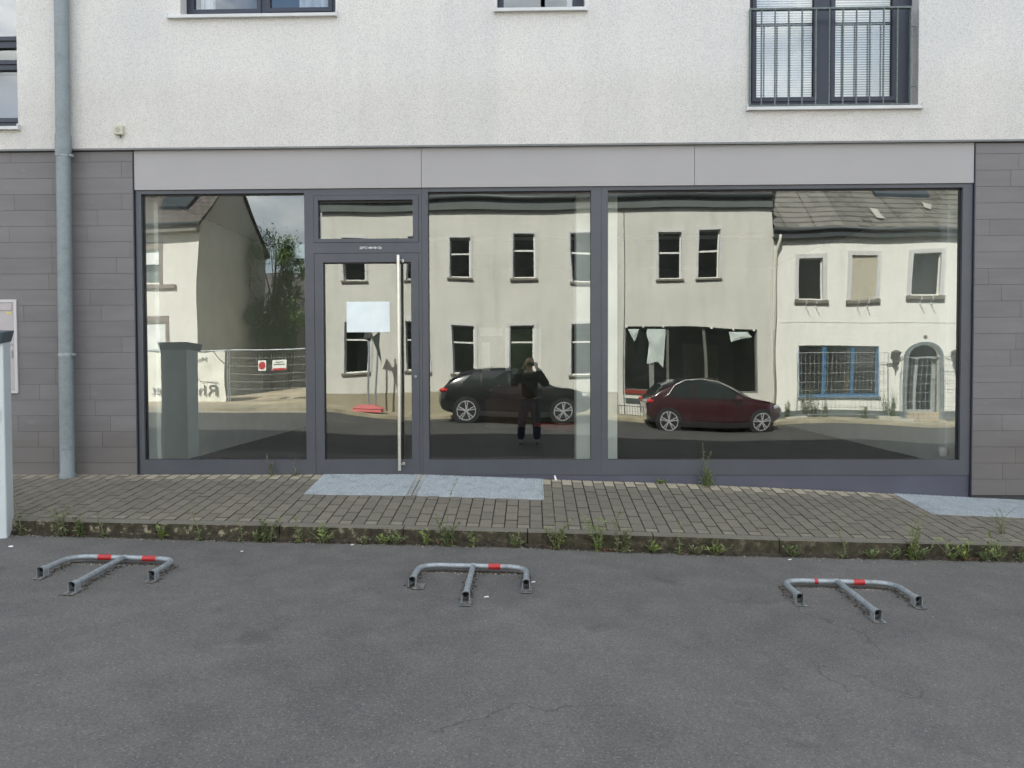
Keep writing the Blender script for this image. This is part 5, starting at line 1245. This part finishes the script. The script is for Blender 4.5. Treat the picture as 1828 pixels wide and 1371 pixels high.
# ---- cars
def car(name, label, x0, yside, z0, Lc, stn, wheels, wr, paint, roofm, cab, fac=1, chrome=False, H2W=.88, tail=None, head=None, windows=(), seams=(), handles=(), belt=((1, .9), (2, .9))):
    """stn: (x, bottom, belt, top, halfwidth); rear at x=0, nose at x=Lc; visible side faces +y"""
    HW = max(s[4] for s in stn); yc = yside-HW
    t = thing(name, label, 'car', (x0+Lc/2, yc, z0), 'cars parked across the street')
    def ring(s):
        x, zb, zl, zt, hw = s; tt = min(max((zt-zl)/.5, 0), 1); wt = hw*(1-.24*tt)
        h = [(0, zb), (hw*.8, zb), (hw*.97, zb+.1), (hw, zb+(zl-zb)*.45), (hw*.985, zb+(zl-zb)*.8), (hw*.95, zl), (hw*.95+(wt-hw*.95)*.85, zl+(zt-zl)*.8), (wt*.9, zt-.02*tt-.005), (wt*.5, zt+.006), (0, zt+.012)]
        return [(x0+x, yc+y, z0+z) for y, z in h]+[(x0+x, yc-y, z0+z) for y, z in h[::-1][1:-1]]
    rings = [ring(s) for s in stn]; n = len(rings[0])
    def skin(name, mat, sel, off=0):
        m = MB()
        for i, (a, b) in enumerate(zip(rings, rings[1:])):
            for k in range(n):
                if not sel(i, k): continue
                q = [a[k], a[(k+1) % n], b[(k+1) % n], b[k]]; m.poly(q)
        return m
    # body with shared vertices
    m = MB(); 
    for r_ in rings: m.v += r_
    for i in range(len(rings)-1):
        for k in range(n): m.face((i*n+k, i*n+(k+1) % n, (i+1)*n+(k+1) % n, (i+1)*n+k))
    m.face([k for k in range(n)]); m.face([(len(rings)-1)*n+k for k in range(n)][::-1])
    body = m.build('car_body', paint, t, smooth=True, sub=2)
    # roof skin, sits just above
    m = MB()
    for i in range(cab[0], cab[1]):
        a, b = rings[i], rings[i+1]
        for k in (6, 7, 8, 9, 10, 11): m.poly([(p[0], yc+(p[1]-yc)*1.012, p[2]+.012) for p in (a[k], a[k+1], b[k+1], b[k])])
    m.build('roof_skin', roofm, body, smooth=True)
    for nm, i0, i1 in (('rear_window', cab[0]-1, cab[0]), ('windscreen', cab[1], cab[1]+2)):
        m = MB()
        for i in range(i0, i1):
            a, b = rings[i], rings[i+1]
            for k in (6, 7, 8, 9, 10, 11): m.poly([(p[0], yc+(p[1]-yc)*1.006, p[2]+.014) for p in (a[k], a[k+1], b[k+1], b[k])])
        m.build(nm, M_carglass, body, smooth=True)
    # side glazing panels, given as outlines in (x, z)
    for w_ in windows:
        for sgn in (1, -1):
            m = MB(); P_ = []
            for (x, z) in w_:
                s = stn[0]
                for a_, b_ in zip(stn, stn[1:]):
                    if a_[0] <= x <= b_[0]:
                        k_ = (x-a_[0])/(b_[0]-a_[0]); s = [a_[j]*(1-k_)+b_[j]*k_ for j in range(5)]; break
                zb, zl, zt, hw = s[1:]; tt = min(max((zt-zl)/.5, 0), 1); wt = hw*(1-.24*tt); kz = min(max((z-zl)/max(zt-zl, .01), 0), 1)
                P_.append((x0+x, yc+sgn*(hw*.95+(wt-hw*.95)*kz+.012), z0+z))
            m.poly(P_); m.build('side_window', M_carglass, body)
    def side(x, z, o=.008):
        s = stn[0]
        for a_, b_ in zip(stn, stn[1:]):
            if a_[0] <= x <= b_[0]: k_ = (x-a_[0])/(b_[0]-a_[0]); s = [a_[j]*(1-k_)+b_[j]*k_ for j in range(5)]; break
        zb, zl, zt, hw = s[1:]; f = (z-zb)/(zl-zb)
        return (x0+x, yc+hw*(.985+(.015 if .3 < f < .6 else 0)-.035*max(0, (f-.8)/.2))+o, z0+z)
    for ln in seams:
        m = MB(); m.tube([side(x, z, .0) for x, z in ln], .007, 5); m.build('door_seam', M_tyre, body)
    for hx3, hz3 in handles:
        m = MB(); m.tube([side(hx3, hz3, .02), side(hx3+.16, hz3+.005, .02)], .013, 6); m.build('door_handle', paint, body, smooth=True)
    m = MB(); P_ = [(wheels[0]+wr*1.1, .2), (wheels[1]-wr*1.1, .2)]
    m.hexa([(x0+P_[0][0], yc-HW*.99, z0+.17), (x0+P_[1][0], yc-HW*.99, z0+.17), (x0+P_[1][0], yc+HW*.99, z0+.17), (x0+P_[0][0], yc+HW*.99, z0+.17),
            (x0+P_[0][0], yc-HW*1.004, z0+.33), (x0+P_[1][0], yc-HW*1.004, z0+.33), (x0+P_[1][0], yc+HW*1.004, z0+.33), (x0+P_[0][0], yc+HW*1.004, z0+.33)]); m.build('sill_trim', M_tyre, body, bevel=.02)
    m = MB(); m.tube([side(x, z+.0, .004) for x, z in belt], .009, 5); m.build('belt_trim', M_steel if chrome else M_tyre, body, smooth=True)
    for wx in wheels:
        for sgn in (1, -1):
            cy = yc+sgn*(HW-.10)
            m = MB(); m.lathe([(wr*1.13, -.12), (wr*1.13, .112)], (x0+wx, cy, z0+wr), 'y', 32); m.build('wheel_arch', M_tyre, body)
            m = MB(); m.lathe([(wr*.72, -.1), (wr*.96, -.1), (wr, -.07), (wr, .09), (wr*.95, .118), (wr*.80, .12), (wr*.76, .09)], (x0+wx, cy, z0+wr), 'y', 36) if sgn > 0 else m.lathe([(wr*.72, .1), (wr, .09), (wr, -.09), (wr*.74, -.12)], (x0+wx, cy, z0+wr), 'y', 32)
            wl = m.build('wheel', M_tyre, t, smooth=False)
            m = MB(); yy = cy+sgn*.105; m.lathe([(wr*.79, -.012), (wr*.79, .014), (wr*.72, .016), (wr*.70, -.012)], (x0+wx, yy, z0+wr), 'y', 36)
            for k in range(10):
                a_ = 2*math.pi*(k//2)/5+(.16 if k % 2 else -.16)+.3; ca, sa = math.cos(a_), math.sin(a_); w2 = wr*.042
                c1_ = (x0+wx+ca*wr*.1, yy+sgn*.012, z0+wr+sa*wr*.1); c2_ = (x0+wx+ca*wr*.74, yy+sgn*.004, z0+wr+sa*wr*.74)
                nx2, nz2 = -sa*w2, ca*w2
                m.hexa([(c1_[0]-nx2, c1_[1]-.01, c1_[2]-nz2), (c1_[0]+nx2, c1_[1]-.01, c1_[2]+nz2), (c2_[0]+nx2, c2_[1]-.01, c2_[2]+nz2), (c2_[0]-nx2, c2_[1]-.01, c2_[2]-nz2),
                        (c1_[0]-nx2, c1_[1]+.01, c1_[2]-nz2), (c1_[0]+nx2, c1_[1]+.01, c1_[2]+nz2), (c2_[0]+nx2, c2_[1]+.01, c2_[2]+nz2), (c2_[0]-nx2, c2_[1]+.01, c2_[2]-nz2)])
            m.lathe([(wr*.15, -.015), (wr*.15, .02)], (x0+wx, yy, z0+wr), 'y', 16)
            m.build('rim', M_rim, wl)
            m = MB(); m.lathe([(wr*.76, -.03), (wr*.76, -.02)], (x0+wx, cy+sgn*.1, z0+wr), 'y', 24); m.build('brake_disc', M_black, wl)
    for q, mat, nm in ((tail, M_tail, 'tail_light'), (head, M_hlamp, 'headlight')):
        if q:
            for sgn in (1, -1):
                m = MB(); x_, z_, a_, b_, hw2 = q; m.lathe([(.01, -.06), (b_*.8, -.05), (b_, 0), (b_*.8, .05), (.01, .06)], (0, 0, 0), 'y', 16)
                m.v = [(x0+x_+vx*a_/b_, yc+sgn*hw2+vy, z0+z_+vz) for vx, vy, vz in m.v]; m.build(nm, mat, body, smooth=True)
    for sgn in (1, -1):                       # mirrors
        sx_ = stn[cab[1]+1][0]-.1; m = MB(); m.lathe([(.02, -.1), (.09, -.07), (.1, 0), (.07, .07), (.02, .09)], (x0+sx_, yc+sgn*(HW+.03), z0+stn[cab[1]][2]+.03), 'y', 12); m.build('wing_mirror', paint, body, smooth=True)
    return t, body, yc, HW
def carpaint(name, c):
    m = Mt(name); m.col(c); m.b.inputs['Metallic'].default_value = .0; m.rough(.2); m.b.inputs['Coat Weight'].default_value = 1; m.b.inputs['Coat Roughness'].default_value = .03; return m.m
M_carglass = simple('car_glass', srgb(26, 34, 34), .04, .0, .05); M_carglass.node_tree.nodes['Principled BSDF'].inputs['Specular IOR Level'].default_value = 1.0
M_tyre = simple('tyre_rubber', srgb(22, 22, 23), .8); M_rim = simple('alloy_rim', srgb(214, 214, 216), .3, .6, .02)
M_tail = simple('tail_lamp', srgb(190, 20, 34), .2, 0, .05); M_hlamp = simple('head_lamp', srgb(190, 196, 198), .12, .4, .05)
M_blk = carpaint('black_car_paint', srgb(22, 21, 24)); M_red2 = carpaint('maroon_car_paint', srgb(50, 6, 20)); M_roofb = carpaint('black_roof_paint', srgb(14, 14, 16))
DC = 12.95
xw, zw = RM(830, 762, DC); xw2 = RM(1005, 762, DC)[0]
suv = [(0.0, .50, .74, .80, .62), (.06, .36, .86, .92, .80), (.25, .27, .97, 1.14, .86), (.55, .23, 1.02, 1.38, .885), (1.0, .21, 1.01, 1.50, .89), (1.5, .2, .99, 1.54, .89), (2.0, .2, .97, 1.535, .89), (2.45, .2, .95, 1.45, .89), (2.85, .2, .95, 1.22, .885), (3.1, .2, .95, 1.06, .88),
       (3.5, .21, .95, .99, .875), (3.95, .23, .86, .90, .83), (4.2, .30, .66, .72, .70), (4.27, .40, .58, .62, .55)]
car('parked_suv', 'black compact car with silver five-spoke wheels parked before the cream house', xw-.78, -DC, G(xw, -DC)+.0, 4.27, suv, (.78, .78+xw2-xw), .335, M_blk, M_roofb, (3, 7), tail=(.14, .90, .13, .06, .80), head=(4.02, .76, .13, .07, .72),
    windows=[[(.62, 1.05), (1.18, 1.03), (1.18, 1.43), (.95, 1.40)], [(1.22, 1.03), (1.98, 1.0), (1.98, 1.46), (1.22, 1.44)], [(2.03, 1.0), (2.85, .98), (2.62, 1.22), (2.35, 1.42), (2.03, 1.46)]],
    seams=[[(2.0, .97), (2.0, .6), (2.02, .35)], [(2.95, .93), (3.0, .65), (2.95, .35)], [(1.2, .98), (1.1, .75), (1.25, .4)]], handles=[(1.25, .86), (2.08, .85)], belt=[(.7, 1.0), (1.5, .985), (2.2, .955), (2.85, .94)])
xw, zw = RM(1193, 770, DC); xw2 = RM(1357, 772, DC)[0]
sml = [(0.0, .45, .70, .76, .62), (.05, .33, .84, .88, .76), (.2, .26, .92, 1.02, .82), (.45, .22, .96, 1.28, .845), (.8, .2, .96, 1.42, .85), (1.2, .2, .95, 1.47, .85), (1.65, .2, .94, 1.46, .85), (2.05, .2, .92, 1.36, .85), (2.45, .2, .91, 1.14, .845), (2.7, .2, .91, .99, .84),
       (3.1, .21, .89, .92, .83), (3.45, .24, .78, .82, .76), (3.66, .3, .60, .66, .62), (3.72, .4, .54, .58, .5)]
rt, rb_, yc_, HW_ = car('parked_hatchback', 'small dark red three-door car with black roof and chrome window arch', xw-.58, -DC, RM(1275, 771, DC)[1], 3.72, sml, (.58, .58+xw2-xw), .325, M_red2, M_roofb, (3, 7), tail=(.1, .84, .1, .06, .74), head=(3.42, .7, .16, .08, .68),
    windows=[[(.62, 1.0), (1.28, .98), (1.28, 1.38), (1.0, 1.36), (.8, 1.26)], [(1.33, .98), (2.5, .95), (2.3, 1.12), (2.0, 1.30), (1.7, 1.38), (1.33, 1.39)]],
    seams=[[(1.3, .94), (1.27, .6), (1.35, .35)], [(2.5, .88), (2.55, .6), (2.45, .35)]], handles=[(1.36, .80)], belt=[(.65, .94), (1.4, .93), (2.4, .895)])
m = MB(); X0c = xw-.58; Z0c = RM(1275, 771, DC)[1]
m.tube([(X0c+x, yc_+HW_*(.95-.19*min(max((z-.95)/.45, 0), 1))+.02, Z0c+z) for x, z in ((.5, .99), (.62, 1.06), (.8, 1.30), (1.1, 1.42), (1.5, 1.45), (1.9, 1.38), (2.2, 1.22), (2.6, 1.0))], .014, 8); m.build('chrome_strip', M_steel, rb_, smooth=True)
X_, Z_ = RM(1365, 705, 15.5)
# ---- the person taking the picture
def skinmesh(name, mat, parent, verts, edges, rad, root=0, sub=2):
    off = parent.location if parent else Vector((0, 0, 0))
    me = bpy.data.meshes.new(name); me.from_pydata([tuple(Vector(v)-off) for v in verts], edges, []); me.materials.append(mat)
    o = bpy.data.objects.new(name, me); col.objects.link(o)
    if parent: o.parent = parent
    sk = o.modifiers.new('skin', 'SKIN'); me.skin_vertices or me.attributes
    for i, r_ in enumerate(rad):
        v = me.skin_vertices[0].data[i]; v.radius = (r_, r_) if isinstance(r_, (int, float)) else r_; v.use_root = (i == root)
    sk.use_smooth_shade = True; s = o.modifiers.new('sub', 'SUBSURF'); s.levels = s.render_levels = sub; return o
PY = -8.05; PXc = -.03
pz = G(0, -8)
M_skin = simple('skin', srgb(196, 150, 126), .6); M_jkt = simple('dark_jacket', srgb(30, 32, 36), .85, 0, .1, 8); M_jean = simple('dark_jeans', srgb(40, 50, 74), .85, 0, .1, 10); M_shoe = simple('grey_shoes', srgb(120, 122, 126), .7); M_hair = simple('dark_hair', srgb(44, 38, 32), .8)
ps = thing('person', 'person in dark jacket and jeans raising a phone with both hands', 'person', (PXc, PY, pz))
hpz = pz+.93
# body: torso, neck, head, arms and hands as one surface (pelvis root)
bv = [(PXc, PY, hpz), (PXc, PY, hpz+.22), (PXc, PY, hpz+.42), (PXc, PY-.01, hpz+.54), (PXc, PY+.01, hpz+.62), (PXc, PY+.03, hpz+.70), (PXc, PY+.03, hpz+.80), (PXc, PY+.02, hpz+.86),
      (PXc-.19, PY, hpz+.50), (PXc-.33, PY+.10, hpz+.32), (PXc-.13, PY+.24, hpz+.66), (PXc-.10, PY+.27, hpz+.70), (PXc+.19, PY, hpz+.50), (PXc+.33, PY+.10, hpz+.32), (PXc+.15, PY+.24, hpz+.66), (PXc+.12, PY+.27, hpz+.70),
      (PXc-.10, PY, hpz-.06), (PXc-.17, PY+.02, hpz-.45), (PXc-.19, PY, pz+.08), (PXc-.20, PY+.12, pz+.035), (PXc+.10, PY, hpz-.06), (PXc+.14, PY+.02, hpz-.45), (PXc+.15, PY, pz+.08), (PXc+.16, PY+.12, pz+.035)]
be = [(0, 1), (1, 2), (2, 3), (3, 4), (4, 5), (5, 6), (6, 7), (3, 8), (8, 9), (9, 10), (10, 11), (3, 12), (12, 13), (13, 14), (14, 15), (0, 16), (16, 17), (17, 18), (18, 19), (0, 20), (20, 21), (21, 22), (22, 23)]
br = [.13, .12, .14, .09, .055, .075, .092, .06, .06, .045, .028, .03, .06, .045, .028, .03, .085, .055, .04, .035, .085, .055, .04, .035]
skinmesh('body', M_skin, ps, bv, be, br)
jv = bv[:4]+bv[8:11]+bv[12:15]; je = [(0, 1), (1, 2), (2, 3), (3, 4), (4, 5), (5, 6), (3, 7), (7, 8), (8, 9)]
skinmesh('jacket', M_jkt, ps, jv, je, [.185, .175, .20, .14, .11, .085, .055, .11, .085, .055])
tv = [bv[0]]+[bv[16], bv[17], bv[18]]+[bv[20], bv[21], bv[22]]
skinmesh('trousers', M_jean, ps, tv, [(0, 1), (1, 2), (2, 3), (0, 4), (4, 5), (5, 6)], [.175, .125, .095, .085, .125, .095, .085])
for s in (18, 22):
    a_, b_ = Vector(bv[s]), Vector(bv[s+1]); skinmesh('shoe', M_shoe, ps, [tuple(a_+Vector((0, -.05, -.03))), tuple(a_+Vector((0, .05, -.025))), tuple(b_+Vector((0, .06, .0)))], [(0, 1), (1, 2)], [.05, .052, .04])
skinmesh('hair', M_hair, ps, [(PXc, PY-.03, hpz+.72), (PXc, PY-.02, hpz+.82), (PXc, PY+.0, hpz+.885)], [(0, 1), (1, 2)], [.085, .1, .075])
m = MB(); hc = Vector((PXc, PY+.03, hpz+.755))
for s in (-1, 1): m.lathe([(.003, -.01), (.013, -.004), (.013, .004), (.003, .01)], (hc.x+s*.035, hc.y+.085, hc.z+.01), 'y', 10)
m.build('eyes', M_white, ps, smooth=True)
m = MB(); m.tube([(hc.x, hc.y+.088, hc.z+.02), (hc.x, hc.y+.112, hc.z-.03), (hc.x, hc.y+.09, hc.z-.04)], [.009, .014, .01], 8); m.build('nose', M_skin, ps, smooth=True)
m = MB(); m.tube([(hc.x-.025, hc.y+.082, hc.z-.062), (hc.x, hc.y+.092, hc.z-.064), (hc.x+.025, hc.y+.082, hc.z-.062)], .006, 6); m.build('mouth', simple('lips', srgb(160, 96, 88), .6), ps, smooth=True)
for s in (-1, 1):
    m = MB(); m.lathe([(.01, -.012), (.03, -.004), (.028, .006), (.012, .01)], (hc.x+s*.09, hc.y, hc.z), 'x', 12); m.build('ear', M_skin, ps, smooth=True)
phx, phz, phy = 0.0, 1.668, CAMPOS.y-.035
ph = thing('phone', 'dark phone held sideways at eye level by the person', 'phone', (phx, phy, phz))
m = MB(); m.box(phx-.078, phx+.078, phy-.009, phy, phz-.037, phz+.037); m.build('phone_body', M_black, ph, bevel=.003)
for s in (-1, 1):
    base = Vector((phx+s*.105, phy-.02, phz-.03)); lens_ = (.062, .070, .074, .068)
    for k in range(4):
        z_ = phz+.03-k*.02; b0 = Vector((phx+s*.112, phy-.018, z_)); mid_ = Vector((phx+s*.100, phy+.012, z_+.002)); tip = Vector((phx+s*(.100-lens_[k]*.4), phy+.013, z_+.004))
        skinmesh('finger', M_skin, ps, [b0, b0.lerp(mid_, .6), mid_, tip], [(0, 1), (1, 2), (2, 3)], [.010, .0095, .009, .0075], sub=1)
    skinmesh('thumb', M_skin, ps, [base+Vector((0, -.01, .01)), Vector((phx+s*.085, phy-.022, phz-.015)), Vector((phx+s*.06, phy-.02, phz))], [(0, 1), (1, 2)], [.012, .011, .009], sub=1)
    skinmesh('palm', M_skin, ps, [Vector(bv[11 if s < 0 else 15]), base+Vector((s*.012, -.01, 0)), Vector((phx+s*.115, phy-.012, phz+.015))], [(0, 1), (1, 2)], [.026, .03, .026], sub=1)
